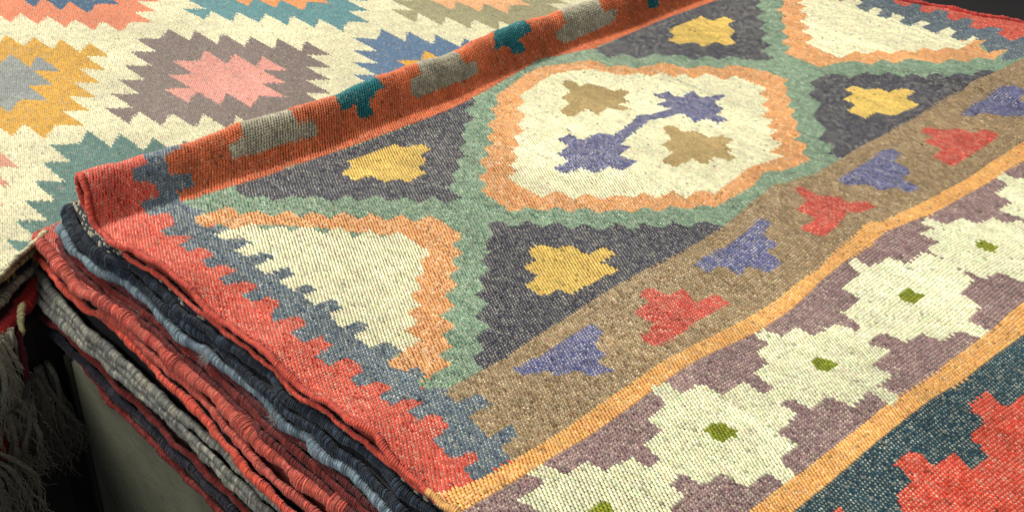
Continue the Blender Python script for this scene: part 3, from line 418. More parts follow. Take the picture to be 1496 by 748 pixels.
def fuzz(name, P, r, colour, parent, n, ln=.004, rad=.00008, spread=1.0):
    """stray fibres standing off a cord: thin bent three sided hairs joined in one mesh"""
    Q, t = resample(P, .002); i = rng.integers(0, len(Q), n); T = unit(np.gradient(Q, axis=0))[i]
    d = unit(rng.standard_normal((n, 3)) + np.array([-.5, 0, .5])); d = unit(d - T * (d * T).sum(1, keepdims=True) * .6)
    base = Q[i] + d * r * .8; L_ = ln * rng.uniform(.4, 1.3, n)[:, None]
    d2 = unit(d + T * rng.normal(0, 1.0, (n, 1)) + .5 * rng.standard_normal((n, 3)))
    p = [base, base + d * L_ * .5, base + d * L_ * .5 + d2 * L_ * .6]
    side = unit(np.cross(d, T + .01)); s2 = unit(np.cross(d, side))
    V = np.empty((n, 9, 3))
    for k in range(3):
        w = rad * (1 - .35 * k)
        for m_ in range(3):
            an = m_ * 2.094; V[:, k*3+m_] = p[k] + (side * math.cos(an) + s2 * math.sin(an)) * w
    q = []
    for k in range(2):
        for m_ in range(3): q.append((k*3+m_, k*3+(m_+1)%3, (k+1)*3+(m_+1)%3, (k+1)*3+m_))
    F = (np.array(q)[None] + (np.arange(n) * 9)[:, None, None]).reshape(-1, 4)
    c = np.clip(colour * (1 + .25 * rng.standard_normal((n, 1))), .01, .9)
    o = mesh_obj(name, V.reshape(-1, 3), F, CORD, parent, np.repeat(c, 9, 0)); o['kind'] = 'stuff'; return o

def tr3(name, z, wz=.0):
    L_ = np.array(TR[name]) / 100.0
    # carry each track on beyond the picture, towards the viewer
    d = np.array([0.0, .06]); ext = [L_[-1] + d * k for k in range(1, 7)]
    L_ = np.concatenate([L_, ext])
    zz = z + wz * np.sin(L_[:, 1] * 33 + z * 300)
    return np.stack([L_[:, 0], -L_[:, 1], zz], 1)
def uturn(p, q, n=9, k=1.0):
    """half circle at the far end joining an upper edge to a lower one"""
    r = abs(p[2] - q[2]) / 2; th = np.linspace(0, np.pi, n)[1:-1]; o = []
    for a_ in th:
        f = (1 - math.cos(a_)) / 2; m_ = p * (1 - f) + q * f
        o.append((m_[0], m_[1] + r * k * math.sin(a_), (p[2]+q[2])/2 + (p[2]-q[2])/2 * math.cos(a_)))
    return np.array(o)
def ruled(name, P, width, colour, parent, th=.004, inset=.002, label=None, z_drop=0.0):
    """cloth layer running from an edge cord into the stack"""
    Q, t = resample(P, .006); n = len(Q); w = np.array([inset, .02, .06, .15, width]); m_ = len(w)
    T = unit(np.gradient(Q, axis=0)); nr = np.stack([np.zeros(n), -T[:, 2], T[:, 1]], 1)
    nr = unit(nr + 1e-9)
    V = []
    for sg in (1, -1):
        for wi in w:
            V.append(Q + np.array([wi, 0, 0]) + nr * sg * th / 2)
    V = np.stack(V, 1).reshape(-1, 3); q = []
    i, j = np.meshgrid(np.arange(n - 1), np.arange(m_ - 1), indexing='ij'); i = i.ravel(); j = j.ravel(); M = 2 * m_
    q.append(np.stack([i*M+j, i*M+j+1, (i+1)*M+j+1, (i+1)*M+j], 1))
    q.append(np.stack([i*M+m_+j, (i+1)*M+m_+j, (i+1)*M+m_+j+1, i*M+m_+j+1], 1))
    c = np.tile(colour, (len(V), 1)) * (1 + .06 * rng.standard_normal((len(V), 1)))
    return mesh_obj(name, V, np.concatenate(q), WOOL, parent, c, label)
def stitch_strip(name, P, w0, w1, colour, parent, fleck=.5, up=.0024, fc=lin(215,208,176), side=1):
    """stitches on the strip of a layer that shows beside its edge cord"""
    Q, t = resample(P, .0005); L_ = t[-1]; W, Pu = .0028, .0029
    K, J = np.meshgrid(np.arange(int(L_ / W)), np.arange(int((w1-w0) / Pu)), indexing='ij'); K = K.ravel(); J = J.ravel()
    tt = K * W; wv = w0 + (J + .5 * (K % 2)) * Pu
    i = np.clip((tt / .0005).astype(int), 0, len(Q) - 1); T = unit(np.gradient(Q, axis=0))[i]
    X = np.tile(np.array([1.0, 0, 0]), (len(i), 1)); nr = unit(np.cross(T, X)); nr *= np.sign(side)
    p = Q[i] + X * wv[:, None] + nr * up
    n = len(p); V, F, nv = lens_mesh(p, X, T, nr, W * .95, Pu * .42, .0012, 5)
    c = np.clip(np.tile(colour, (n, 1)) * (1 + .15 * rng.standard_normal((n, 1))), .004, .9)
    f = rng.random(n) < fleck * .27; c[f] = fc * .48
    return mesh_obj(name, V, F, WOOL, parent, np.repeat(c, nv, 0))

# ------------------------------------------------------------------ top rug
top = thing('patterned_rug', 'geometric kilim on top of the stack, its upper end rolled over in a fold', 'rug', (.5,-.3,0))
W, PU = .0033, .0033
ks = np.arange(int(-.125 / W), int(.98 / W)); js = np.arange(-8, int(1.30 / PU))
K, J = np.meshgrid(ks, js, indexing='ij'); K = K.ravel(); J = J.ravel()
s = K * W; u = (J + .5 * (K % 2)) * PU
# the weft wanders with the stripes: stitch columns follow the drawn-in stripe edges
LN = json.loads('''[[[8.15,1.01],[9.49,1.46],[14.33,1.94],[18.66,2.59],[20.99,2.47],[29.36,3.2],[37.29,3.37],[43.56,3.56],[47.38,3.04],[51.52,2.33],[61.63,0.52],[69.63,2.87],[84.17,2.5],[96.36,2.93]],[[8.03,41.43],[9.89,41.77],[12.99,41.67],[15.65,41.8],[24.11,41.05],[32.7,41.13],[38.33,41.75],[41.96,41.64],[46.98,41.59],[52.94,40.58],[58.14,40.01],[63.56,41.39],[69.59,41.36],[77.39,41.67],[82.72,41.83],[93.39,42.04],[104.73,42.22],[109.64,42.65]],[[-0.59,50.05],[0.46,50.02],[3.63,51.18],[7.14,51.56],[11.22,51.65],[14.82,51.53],[18.88,51.53],[22.08,51.58],[27.06,51.94],[31.76,52.41],[36.52,52.88],[40.48,52.84],[43.53,52.81],[47.5,52.67],[53.46,51.65],[59.71,50.81],[61.06,51.71],[66.4,52.58],[77.22,53.28],[88.77,53.93]],[[84.55,56.01],[75.72,55.15],[65.93,54.54],[59.65,53.05],[55.99,53.48],[50.98,53.61],[45.61,54.12],[38.96,54.88],[34.12,54.62],[29.77,53.93],[24.24,53.41],[19.1,53.53],[15.71,53.53],[9.5,53.31],[6.33,53.22],[2.01,52.91]],[[20.66,67.34],[22.91,67.52],[28.56,67.86],[34.76,68.11],[37.99,68.32],[41.46,68.51],[49.08,68.76],[51.53,68.89],[55.75,68.71],[58.1,68.83]],[[53.03,71.28],[48.3,70.88],[42.62,70.73],[39.5,70.31],[35.51,70.14],[32.41,69.94],[24.74,69.66],[19.09,69.61]]]''')
ug_ = np.linspace(-.05, 1.35, 281); lev = []; dev = []
for l_ in LN:
    l_ = np.array(l_) / 100; l_ = l_[np.argsort(l_[:, 0])]; sl_ = np.interp(ug_, l_[:, 0], l_[:, 1])
    sl_ = np.convolve(np.pad(sl_, 6, 'edge'), np.ones(13) / 13, 'valid')
    lv_ = (np.round(sl_.mean() / W - .5) + .5) * W; lev.append(lv_); dev.append(sl_ - lv_)
lev = np.array([-.2] + lev + [lev[-1] + .5]); dev = np.array([dev[0]] + dev + [dev[-1]])
kk = np.clip(np.searchsorted(lev, s) - 1, 0, len(lev) - 2); fq = np.clip((s - lev[kk]) / (lev[kk+1] - lev[kk]), 0, 1)
ui = np.clip((u + .05) / .005, 0, 279.99); u_0 = ui.astype(int); uf = ui - u_0
dv = lambda k_: dev[k_, u_0] * (1 - uf) + dev[k_, u_0 + 1] * uf
s = s + dv(kk) * (1 - fq) + dv(kk + 1) * fq
u0, s0 = u.copy(), s.copy()
u = u0 + .0020 * smooth_noise(u0, s0, 5, 22); s = s0 + .0010 * smooth_noise(u0, s0, 6, 22)
m = (u > np.interp(s, UE_S, UE_U) + .001) & (u < np.interp(s, UF_S, UF_U) - .001); u, s, K, J = u[m], s[m], K[m], J[m]
m = in_view(surf(u, s), 240, 190); u, s, K, J = u[m], s[m], K[m], J[m]; n = len(u)
near = in_view(surf(u, s), 40, 30)           # full stitches in view, plainer ones beyond its edges
uq = (u + rng.normal(0, .0003, n)) * 100; sq = (s + np.where(J % 2 == 0, .0005, -.0005)) * 100
reg = np.full(n, -1)
for i, (nm, lb, cn, pl) in enumerate(POLYS): reg[pip(uq, sq, pl)] = i
u = u + rng.normal(0, .00014, n); s = s + rng.normal(0, .00018, n)
P, Tu, Ts, Nn = frames(surf, u, s)
ang = rng.normal(0, .05, n) + .12 * smooth_noise(u, s, 9, 30)
FC = lin(222,214,184)
yarn = rng.standard_normal(int(J.max()) + 40)
stk = rng.standard_normal((int(J.max()) + 40, 260)); stk2 = np.abs(K + 60 + (J * 7) % 3) // 2 % 260
streak = stk[J, stk2]                     # plied yarn: runs of neighbouring stitches in a weft share a tone
for r in np.unique(reg):
    q = np.nonzero(reg == r)[0]; nq = len(q)
    cn = 'red' if r < 0 else POLYS[r][2]; fl = FLECK.get(cn, .0)
    fine = cn in ('char', 'slate', 'teal', 'mauve', 'blue', 'green', 'brown', 'red', 'redm')
    lumpy = 1.15 if cn in ('cream2', 'orange2', 'rust', 'tealm', 'grey') else 1.0
    a_ = W * ((.98 if fine else .90) + .05 * rng.standard_normal(nq)); b_ = PU * ((.35 if fine else .385) + .025 * rng.standard_normal(nq)) * min(lumpy, 1.04)
    h_ = .00180 * lumpy * (1 + .12 * rng.standard_normal(nq))
    qn = near[q]; V, F, nv = lens_mesh(P[q][qn], Tu[q][qn], Ts[q][qn], Nn[q][qn], a_[qn], b_[qn], h_[qn], 5, .0004, ang[q][qn])
    V9, F9, nv9 = fleck_mesh(P[q][~qn], Tu[q][~qn], Ts[q][~qn], Nn[q][~qn], a_[~qn] * 1.25, b_[~qn] * 1.5, .0014)
    F = np.concatenate([F, np.concatenate([F9, F9[:, :1]], 1) + len(V)]); V = np.concatenate([V, V9])
    c = shade(PAL[cn], nq, u[q], s[q], 100 + r, .09 if fine else .055)
    c *= (1 + (.10 if cn in ('char', 'slate', 'teal', 'blue', 'green', 'brown', 'mauve') else .06) * streak[q])[:, None]
    c *= (1 + .04 * yarn[J[q]] + .05 * smooth_noise(u[q] * 7, s[q] * .5, 300, 60))[:, None]
    f = rng.random(nq) < fl * .06; c[f] = c[f] * .75 + FC * .8 * .25
    f = rng.random(nq) < .010; c[f] *= .5
    c = np.concatenate([np.repeat(c[qn], nv, 0), np.repeat(c[~qn], nv9, 0)])
    if fl > 0:                                   # pale cotton warp between stitches; on the reds, wool highlights put into colour
        g = q[(rng.random(nq) < fl) & qn]; ng = len(g)
        if ng:
            ug = u[g] + PU * .5 + rng.normal(0, .0001, ng); sg = s[g] + rng.normal(0, .00015, ng)
            P2, A2, B2, N2 = frames(surf, ug, sg)
            V2, F2, nv2 = fleck_mesh(P2, A2, B2, N2, W * rng.uniform(.42, .68, ng), PU * rng.uniform(.17, .25, ng), .00150)
            lv = FLEVEL.get(cn, .5); c2 = np.clip(FC * lv * (np.clip(1 + .38 * streak[g], .25, 2.1)[:, None] * rng.uniform(.85, 1.15, (ng, 1))) + PAL[cn] * (1 - lv) * .9, 0, .85)
            F = np.concatenate([F, np.concatenate([F2, F2[:, :1]], 1) + len(V)]); V = np.concatenate([V, V2]); c = np.concatenate([c, np.repeat(c2, nv2, 0)])
    nm = 'border' if r < 0 else POLYS[r][0]; lb = 'red border along the bound edge' if r < 0 else POLYS[r][1]
    mesh_obj(nm, V, F, WOOL, top, c, lb or None)
# lint and stray fibres lying on the weave
nf = 1100; uf_ = rng.uniform(.01, 1.2, nf); sf_ = rng.uniform(-.05, .85, nf); Pf_, Af_, Bf_, Nf_ = frames(surf, uf_, sf_)
an_ = rng.uniform(0, 6.28, nf)[:, None]; d_ = Af_ * np.cos(an_) + Bf_ * np.sin(an_); e_ = Bf_ * np.cos(an_) - Af_ * np.sin(an_); ln_ = rng.uniform(.002, .0065, nf)[:, None]
p0 = Pf_ + Nf_ * .0016; p1 = p0 + d_ * ln_ * .5 + Nf_ * rng.uniform(.0002, .0022, nf)[:, None] + e_ * .0007; p2 = p0 + d_ * ln_ + Nf_ * .0003
Vh = np.stack([p0 + e_ * .0001, p0 - e_ * .0001, p1 + e_ * .00011 + Nf_ * .0001, p1 - e_ * .00011, p2, p2 + Nf_ * .0001], 1).reshape(-1, 3)
Fh = (np.array([(0, 1, 3, 2), (2, 3, 4, 5)])[None] + (np.arange(nf) * 6)[:, None, None]).reshape(-1, 4)
lint = np.repeat(np.clip(FC * rng.uniform(.35, 1.05, (nf, 1)), 0, .85), 6, 0)
mesh_obj('lint', Vh, Fh, CORD, top, lint)['kind'] = 'stuff'
# backing
def fs(U, T):
    e = np.interp(T, UE_S, UE_U); f = np.interp(T, UF_S, UF_U); return surf(e + (f - e) * U, T)
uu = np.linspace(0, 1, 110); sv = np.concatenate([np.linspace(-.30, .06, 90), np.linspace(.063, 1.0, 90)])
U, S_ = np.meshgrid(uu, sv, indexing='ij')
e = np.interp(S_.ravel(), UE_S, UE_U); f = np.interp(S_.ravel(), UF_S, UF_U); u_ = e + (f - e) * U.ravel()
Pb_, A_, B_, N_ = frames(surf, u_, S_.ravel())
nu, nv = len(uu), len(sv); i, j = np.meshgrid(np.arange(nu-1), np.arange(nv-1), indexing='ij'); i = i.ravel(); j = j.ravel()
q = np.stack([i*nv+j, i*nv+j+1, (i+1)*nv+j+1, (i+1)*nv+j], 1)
mesh_obj('warp_backing', np.concatenate([Pb_ - N_ * .0007, Pb_ - N_ * .0026]), np.concatenate([q, q[:, ::-1] + nu*nv]), WOOL, top, np.tile(WARP_SHADED, (2*nu*nv, 1)))
# bound edge of the top rug, round the fold and back along the lower layer
sp = np.concatenate([np.arange(.86, -.145, -.006)])
e = np.interp(sp, UE_S, UE_U); Pe = surf(e, sp); Pe[:, 2] += .0002
def edge_col(Q):
    v = -Q[:, 1]; c = np.tile(PAL['red'], (len(Q), 1)).astype(float)
    c[(v > .492) & (v < .535)] = PAL['orange2']; c[(v >= .535) & (v < .66)] = PAL['mauve']; c[(v >= .66)] = PAL['teal']; return c
cord('edge_binding', Pe - np.array([.0012,0,0]), .0032, PAL['red'], top, .0034, .5, 'red whipped edge binding', cols_at=edge_col)
fuzz('loose_fibres', Pe, .0032, PAL['red'], top, 1300, .0035)
un = tr3('top_under', -.0105, .0008)
cord('edge_binding', un, .0025, PAL['red'] * .95, top, .0030, .6, 'red binding of the layer folded underneath')
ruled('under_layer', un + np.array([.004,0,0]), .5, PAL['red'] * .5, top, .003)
sf = np.linspace(.05, .7, 120); Pf = surf(np.interp(sf, UF_S, UF_U), sf)
cord('edge_binding', Pf, .0046, lin(196,62,50), top, .0034, .5, 'red binding of the far edge')

# ------------------------------------------------------------------ rugs of the stack
def rug(name, label, loc): return thing(name, label, 'rug', loc, None)
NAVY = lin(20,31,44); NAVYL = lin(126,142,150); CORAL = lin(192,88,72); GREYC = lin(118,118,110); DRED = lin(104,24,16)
# navy rug
nv_ = rug('folded_rug', 'navy wool rug folded directly beneath the patterned top rug', (.1,-.2,-.03))
n1 = tr3('N1', -.0205, .0008); n2 = tr3('N2', -.0300, .0008); n3 = tr3('N3', -.0400, .0010)
loop = np.concatenate([n1[::-1], uturn(n1[0], n2[0], 11, 1.3), n2])
ruled('cloth_layer', loop + np.array([.002,0,-.001]), .45, lin(14,18,24), nv_, .005)  # near-black cloth colour stands in for shade between the layers
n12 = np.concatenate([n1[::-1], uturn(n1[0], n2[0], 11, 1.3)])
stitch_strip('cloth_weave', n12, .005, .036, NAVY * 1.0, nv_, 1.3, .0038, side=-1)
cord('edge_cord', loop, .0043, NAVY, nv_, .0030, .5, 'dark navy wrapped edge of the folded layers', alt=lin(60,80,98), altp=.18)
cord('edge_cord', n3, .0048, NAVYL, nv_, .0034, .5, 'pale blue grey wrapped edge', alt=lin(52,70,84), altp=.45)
ruled('cloth_layer', n3 + np.array([.006,0,-.001]), .45, lin(16,20,26), nv_, .005)  # colour darkened to paint the gap under this cord as shade
fuzz('loose_fibres', n3, .005, NAVYL, nv_, 1500, .0045)
for i_, c_ in ((290, 170), (400, 120)):
    q_ = resample(n3, .001)[0]; fuzz('fibre_tuft', q_[i_:i_+14] + np.array([-.002, 0, .0]), .004, lin(196,200,196), nv_, c_, .008)
fuzz('loose_fibres', loop, .0046, NAVYL * .5, nv_, 500, .0035)
# red rug in the recess, its shade put into the cord colours
dr = rug('folded_rug', 'deep red folded rug, darkened to look shaded, a line below the navy cords', (.1,-.2,-.052))
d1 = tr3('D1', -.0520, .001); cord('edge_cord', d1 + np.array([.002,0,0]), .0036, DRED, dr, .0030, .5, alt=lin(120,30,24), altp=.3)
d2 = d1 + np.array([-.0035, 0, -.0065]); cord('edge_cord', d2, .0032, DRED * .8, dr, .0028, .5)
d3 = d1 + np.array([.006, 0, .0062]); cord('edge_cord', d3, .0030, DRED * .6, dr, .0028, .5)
ruled('cloth_layer', d1 + np.array([.008, 0, -.004]), .45, lin(48,12,10), dr, .006)  # red taken far down to imitate the shadow in this recess
# coral rug
cr = rug('folded_rug', 'coral pink folded rug with the thickest wrapped edge', (.1,-.2,-.07))
c1 = tr3('C1', -.0640, .0012); c3 = tr3('C3', -.0745, .001); c2 = tr3('C2', -.0825, .001)
lc = np.concatenate([c1[::-1], uturn(c1[0], c2[0], 9, 1.0), c2])
ruled('cloth_layer', np.concatenate([c1[::-1], uturn(c1[0], c2[0], 9, 1.0)]) + np.array([.004,0,-.001]), .45, CORAL * .6, cr, .007)  # both coral layers are dimmed, gap shade painted into their colour
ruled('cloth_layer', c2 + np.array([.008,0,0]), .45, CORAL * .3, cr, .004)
stitch_strip('cloth_weave', c1[::-1], .006, .05, CORAL * .95, cr, .35, .0044, side=-1)
cord('edge_cord', c1, .0074, CORAL, cr, .0034, .45, 'thick coral wrapped edge', alt=lin(214,118,94), altp=.2, flat=.8)
cord('edge_cord', c3, .0040, CORAL * .92, cr, .0030, .5, 'coral wrapped edge between two others')
cord('edge_cord', np.concatenate([uturn(c1[0], c2[0], 9, 1.0)[2:], c2]), .0039, lin(198,76,54), cr, .0036, .6, 'narrow orange red wrapped edge')
fuzz('loose_fibres', c1, .008, CORAL * 1.1, cr, 700, .0035); fuzz('loose_fibres', c2, .0043, CORAL, cr, 300, .003)
# grey rug
gr = rug('folded_rug', 'grey folded rug with mottled wrapped edges, looped at its far end', (.1,-.2,-.11))
g2 = tr3('G2', -.1040, .001); g3 = tr3('G3', -.1100, .001); g1 = tr3('G1', -.1170, .001)
lg = np.concatenate([g2[::-1], uturn(g2[0], g1[0], 9, 1.0), g1])
ruled('cloth_layer', lg + np.array([.010,0,0]), .45, lin(16,16,18), gr, .006)  # near black instead of grey, so the gap looks shaded
cord('edge_cord', lg, .0047, GREYC, gr, .0034, .5, 'mottled grey wrapped edge', alt=lin(176,172,150), altp=.28)
cord('edge_cord', g3, .0034, GREYC * .8, gr, .0030, .5, alt=lin(180,176,156), altp=.2)
fuzz('loose_fibres', lg, .0048, GREYC * 1.3, gr, 900, .004)
# lowest rug
rr = rug('folded_rug', 'dark red and black folded rug lowest in the stack', (.1,-.2,-.145))
r1 = tr3('R1', -.1350, .001); r2 = tr3('R2', -.1560, .0008); rm = tr3('RM', -.1460, .0008)
lr = np.concatenate([r1[::-1], uturn(r1[0], r2[0], 9, .6), r2])
ruled('cloth_layer', lr + np.array([.006,0,0]), .45, DRED * .2, rr, .005)  # red lowered almost to black as painted shade behind the cords
cord('edge_cord', lr, .0036, DRED * 1.1, rr, .0026, .5, 'dark red wrapped edge')
cord('edge_cord', rm + np.array([.0025,0,0]), .0042, lin(26,24,36), rr, .0030, .5, 'black wrapped edge between the red ones')

# ------------------------------------------------------------------ pile carrying the diamond rug
def bed(p): return np.array(p)
def front_path(u0, v0, k, z, ua=.0, ub=-.42):
    uu_ = np.linspace(ua, ub, 40); vv = v0 + k * (uu_ - u0)
    vv = vv + .002 * np.sin(uu_ * 60 + z * 400); return np.stack([uu_, -vv, np.full(40, z) + .0015 * np.sin(uu_ * 45 + z * 900)], 1)
eb = front_path(-.081, -.080, -.55, ZB - .001); eb = eb[eb[:, 0] < .0]
cord('edge_cord', eb, .0030, lin(214,206,160), bg, .0040, .5, 'cream edge of the diamond rug', alt=lin(40,40,36), altp=.35)
def pile_rug(label, u0, v0, k, z, r, c, alt, altp, depth=1.2, cloth=None):
    t_ = thing('folded_rug', label, 'rug', (-.1, .2, z)); p = front_path(u0, v0, k, z)
    cord('edge_cord', p, r, c, t_, .0034, .5, None, alt=alt, altp=altp)
    n = len(p); V = []
    for dy, dz in ((.001, r*.6), (depth, r*.6), (depth, -r*.6), (.001, -r*.6)): V.append(p + np.array([0, dy, dz]))
    V = np.stack(V, 1).reshape(-1, 3); i = np.arange(n - 1); F = []
    for a_ in range(4): F.append(np.stack([i*4+a_, (i+1)*4+a_, (i+1)*4+(a_+1)%4, i*4+(a_+1)%4], 1))
    mesh_obj('cloth_layer', V, np.concatenate(F), WOOL, t_, np.tile((cloth if cloth is not None else c) * .7, (len(V), 1)))
    return t_, p
pile_rug('thin red folded rug directly under the diamond rug, left of the grey loop', -.073, -.100, -.50, -.0720, .0032, lin(196,72,52), lin(210,120,90), .1)
pile_rug('cream and gold edged folded rug, second below the diamond rug', -.073, -.100, -.45, -.0800, .0034, lin(206,194,128), lin(60,54,40), .25)
pile_rug('black and gold edged folded rug, third below the diamond rug', -.078, -.100, -.5, -.0890, .0040, lin(26,26,28), lin(180,170,110), .18)
pile_rug('cream and grey edged folded rug, fourth below the diamond rug', -.087, -.085, -.75, -.1000, .0044, lin(196,190,160), lin(90,88,80), .3)
pr, pp = pile_rug('bright red folded rug, lowest of the pile at the left edge', -.104, -.050, -.9, -.1120, .0078, lin(190,44,42), lin(150,34,36), .3, cloth=lin(60,16,14))
dk = thing('cloth_covered_table', 'dark cloth covered table under the pile of rugs at the left', 'table', (-.2,.5,-.95))
TABLEM = plain_material('dark_table_cloth', (.03,.02,.015), (.06,.038,.028), 20, .95, .4)
bevel_box('draped_cloth', -1.2, .3, .085, 1.9, -.95, -.125, TABLEM, dk, .01)

# hanging rug end and its fringes
hang = thing('hanging_rug', 'dark hanging rug end with a brick red patch behind the fringe', 'rug', (-.2,.06,-.12))
def sheet_xz(name, x0, x1, y, z0, z1, cfun, parent, amp=.006):
    nx, nz = 60, 60; X, Z = np.meshgrid(np.linspace(x0, x1, nx), np.linspace(z0, z1, nz), indexing='ij')
    Y = y + amp * np.sin(X * 55 + Z * 6) + amp * .5 * np.sin(X * 120 + 2)
    V = np.stack([X, Y, Z], -1).reshape(-1, 3); V2 = V + np.array([0, .004, 0])
    i, j = np.meshgrid(np.arange(nx-1), np.arange(nz-1), indexing='ij'); i = i.ravel(); j = j.ravel()
    q = np.stack([i*nz+j, i*nz+j+1, (i+1)*nz+j+1, (i+1)*nz+j], 1)
    c = cfun(V); return mesh_obj(name, np.concatenate([V, V2]), np.concatenate([q, q[:, ::-1] + nx*nz]), WOOL, parent, np.concatenate([c, c]))
def hc(V):
    c = np.tile(lin(34,24,20), (len(V), 1)); x, z = V[:, 0], V[:, 2]
    m_ = (z < -.215) & (z > -.262 + .1 * np.sin(x * 60) * .1) & (x < -.105); c[m_] = lin(150,52,32)
    m_ = (z < -.262) & (z > -.30); c[m_] = lin(58,46,36); return c
sheet_xz('hanging_cloth', -.50, -.072, .052, -.62, -.115, hc, hang)

def strands(name, roots, length, rad, colour, parent, spread, seed, curl=.004, label=None, dir0=(0, -.15, -1)):
    r_ = np.random.default_rng(seed); Vs, Fs, Cs = [], [], []; off = 0; sd = 5; n = 22
    for p in roots:
        L_ = length * r_.uniform(.6, 1.15); t = np.linspace(0, 1, n)
        d = unit(np.array(dir0, float) + r_.normal(0, spread, 3) * np.array([1, .6, .2]))
        w = r_.uniform(0, 6.28, 4); am = curl * r_.uniform(.4, 1.4)
        Q = p + d * (t * L_)[:, None]
        Q[:, 0] += am * t ** .7 * np.sin(t * r_.uniform(5, 12) + w[0]) + r_.normal(0, spread * .5) * L_ * t ** 3
        Q[:, 1] += am * t ** .7 * np.sin(t * r_.uniform(5, 12) + w[1])
        Q[:, 0] += .0006 * np.sin(t * 70 + w[2])
        R = rad * r_.uniform(.6, 1.3) * (1 - .35 * t) * (1 + .25 * np.sin(t * 90 + w[3]))
        T = unit(np.gradient(Q, axis=0)); A = unit(np.cross(T, np.array([0, 1, .01]))); Bv = np.cross(A, T)
        th = np.linspace(0, 2*np.pi, sd, endpoint=False)
        V = Q[:, None] + (A[:, None] * np.cos(th)[None, :, None] + Bv[:, None] * np.sin(th)[None, :, None]) * R[:, None, None]
        i, j = np.meshgrid(np.arange(n-1), np.arange(sd), indexing='ij'); i = i.ravel(); j = j.ravel(); j2 = (j+1) % sd
        Fs.append(np.stack([i*sd+j, i*sd+j2, (i+1)*sd+j2, (i+1)*sd+j], 1) + off); Vs.append(V.reshape(-1, 3)); off += n * sd
        Cs.append(np.tile(colour * r_.uniform(.6, 1.3) * (1 + r_.normal(0, .04, 3)), (n * sd, 1)))
    o = mesh_obj(name, np.concatenate(Vs), np.concatenate(Fs), CORD, parent, np.clip(np.concatenate(Cs), .005, .8), label); o['kind'] = 'stuff'; return o
FR = lin(206,194,166)  # one fringe yarn; bunches scale it, putting light and shade in their colour
def roots(n, u0, v0, u1, v1, z, seed, j=.003):
    r_ = np.random.default_rng(seed); f = (np.arange(n) + r_.random(n) * .5) / n
    return np.stack([u0 + (u1-u0)*f + r_.normal(0, j, n), -(v0 + (v1-v0)*f) + r_.normal(0, j, n), z + r_.normal(0, j, n)], 1)
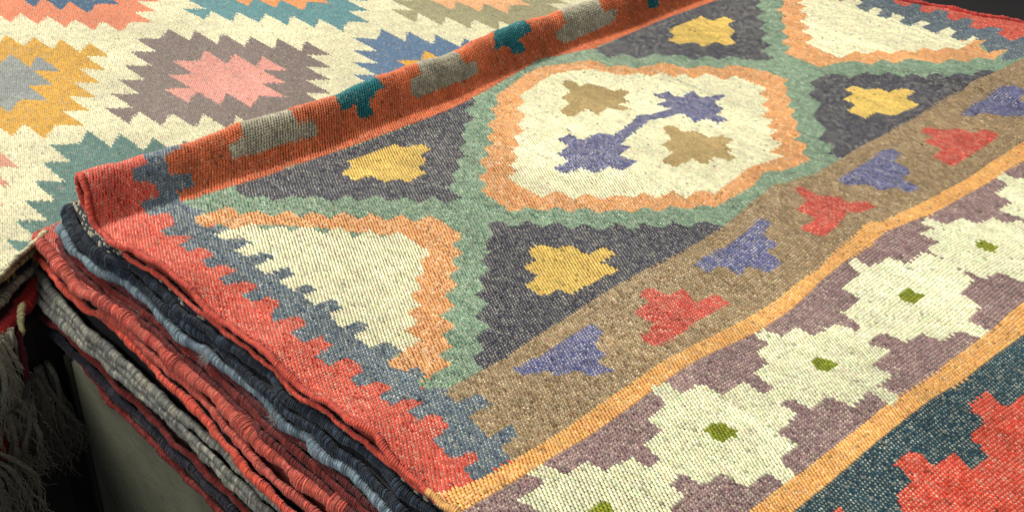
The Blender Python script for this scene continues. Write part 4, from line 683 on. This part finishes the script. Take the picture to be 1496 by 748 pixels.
def tassels(name, rts, length, colour, parent, seed, label, per=14, rad=.00052, bend=.01):
    """each tassel: yarns twisted together from the root, knotted, then loose"""
    r_ = np.random.default_rng(seed)
    for ti, p in enumerate(rts):
        Vs, Fs, Cs = [], [], []; off = 0; sd = 4; n = 28
        L_ = length * r_.uniform(.75, 1.15); t = np.linspace(0, 1, n); ax = np.zeros((n, 3))
        b1, b2, w = r_.normal(0, bend), r_.normal(0, bend * .6), r_.uniform(0, 6.28, 3)
        ax[:, 0] = p[0] + b1 * np.sin(t * 2.4) + .0035 * np.sin(t * 7 + w[0]); ax[:, 1] = p[1] + b2 * t + .002 * np.sin(t * 8 + w[1]); ax[:, 2] = p[2] - L_ * t
        kn = r_.uniform(.12, .5); tc = colour * r_.uniform(.7, 1.2)
        for k in range(per):
            ph = 6.283 * k / per; sp = r_.normal(0, 1, 2); ln = r_.uniform(.7, 1.0)
            tw = .0022 + .0016 * np.exp(-((t - kn) / .02) ** 2); loose = np.clip((t - kn) / (1 - kn), 0, 1) ** 1.3
            Q = ax.copy(); Q[:, 2] += L_ * t * (1 - ln) * (t > kn)* loose
            Q[:, 0] += tw * np.cos(ph + t * 26) * (1 - loose) + sp[0] * .011 * loose + .0022 * loose * np.sin(t * r_.uniform(20, 45) + ph)
            Q[:, 1] += tw * np.sin(ph + t * 26) * (1 - loose) + sp[1] * .007 * loose + .0012 * loose * np.sin(t * 31 + ph * 2)
            Rr = rad * (1 - .45 * loose) * (1 + .2 * np.sin(t * 110 + ph))
            T = unit(np.gradient(Q, axis=0)); A = unit(np.cross(T, np.array([0, 1, .01]))); Bv = np.cross(A, T)
            th = np.linspace(0, 2*np.pi, sd, endpoint=False)
            V = Q[:, None] + (A[:, None] * np.cos(th)[None, :, None] + Bv[:, None] * np.sin(th)[None, :, None]) * Rr[:, None, None]
            i, j = np.meshgrid(np.arange(n-1), np.arange(sd), indexing='ij'); i = i.ravel(); j = j.ravel(); j2 = (j+1) % sd
            Fs.append(np.stack([i*sd+j, i*sd+j2, (i+1)*sd+j2, (i+1)*sd+j], 1) + off); Vs.append(V.reshape(-1, 3)); off += n * sd
            Cs.append(np.tile(tc * r_.uniform(.75, 1.2), (n * sd, 1)))
        o = mesh_obj(name, np.concatenate(Vs), np.concatenate(Fs), CORD, parent, np.clip(np.concatenate(Cs), .005, .8), label); o['kind'] = 'stuff'
tassels('tassel', roots(13, -.124, -.030, -.098, -.044, -.104, 1), .150, np.minimum(FR * 1.35, .8), hang, 11, 'twisted tassel nearest the left edge, its colour brightened to look lit')
tassels('tassel', roots(6, -.180, .024, -.152, .012, -.195, 2), .15, FR * .6, hang, 12, 'splayed tassel at the lower left', bend=.02)
tassels('tassel', roots(14, -.094, -.032, -.066, -.048, -.165, 3), .15, FR * .30, hang, 13, 'tassel with shade in its colour, hanging beside the plinth')
tassels('tassel', roots(5, -.128, -.012, -.108, -.022, -.185, 4), .12, FR * .5, hang, 14, 'knotted tassel over the brick red patch')
# two loose straps hanging by the red edge
st = thing('loose_cord', 'short cream cord end hanging under the grey loop', 'cord', (-.09,.05,-.1))
cord('wrapped_yarn', np.array([(-.070,.068,-.098),(-.078,.060,-.104),(-.083,.052,-.114),(-.086,.048,-.124)]), .0036, lin(204,192,138), st, .0036, .5)
st = thing('loose_cord', 'maroon cord hanging down beside the pale fringe', 'cord', (-.09,.03,-.12))
cord('wrapped_yarn', np.array([(-.088,.046,-.112),(-.092,.040,-.125),(-.094,.038,-.150),(-.093,.038,-.185)]), .0038, lin(104,24,40), st, .0034, .5)
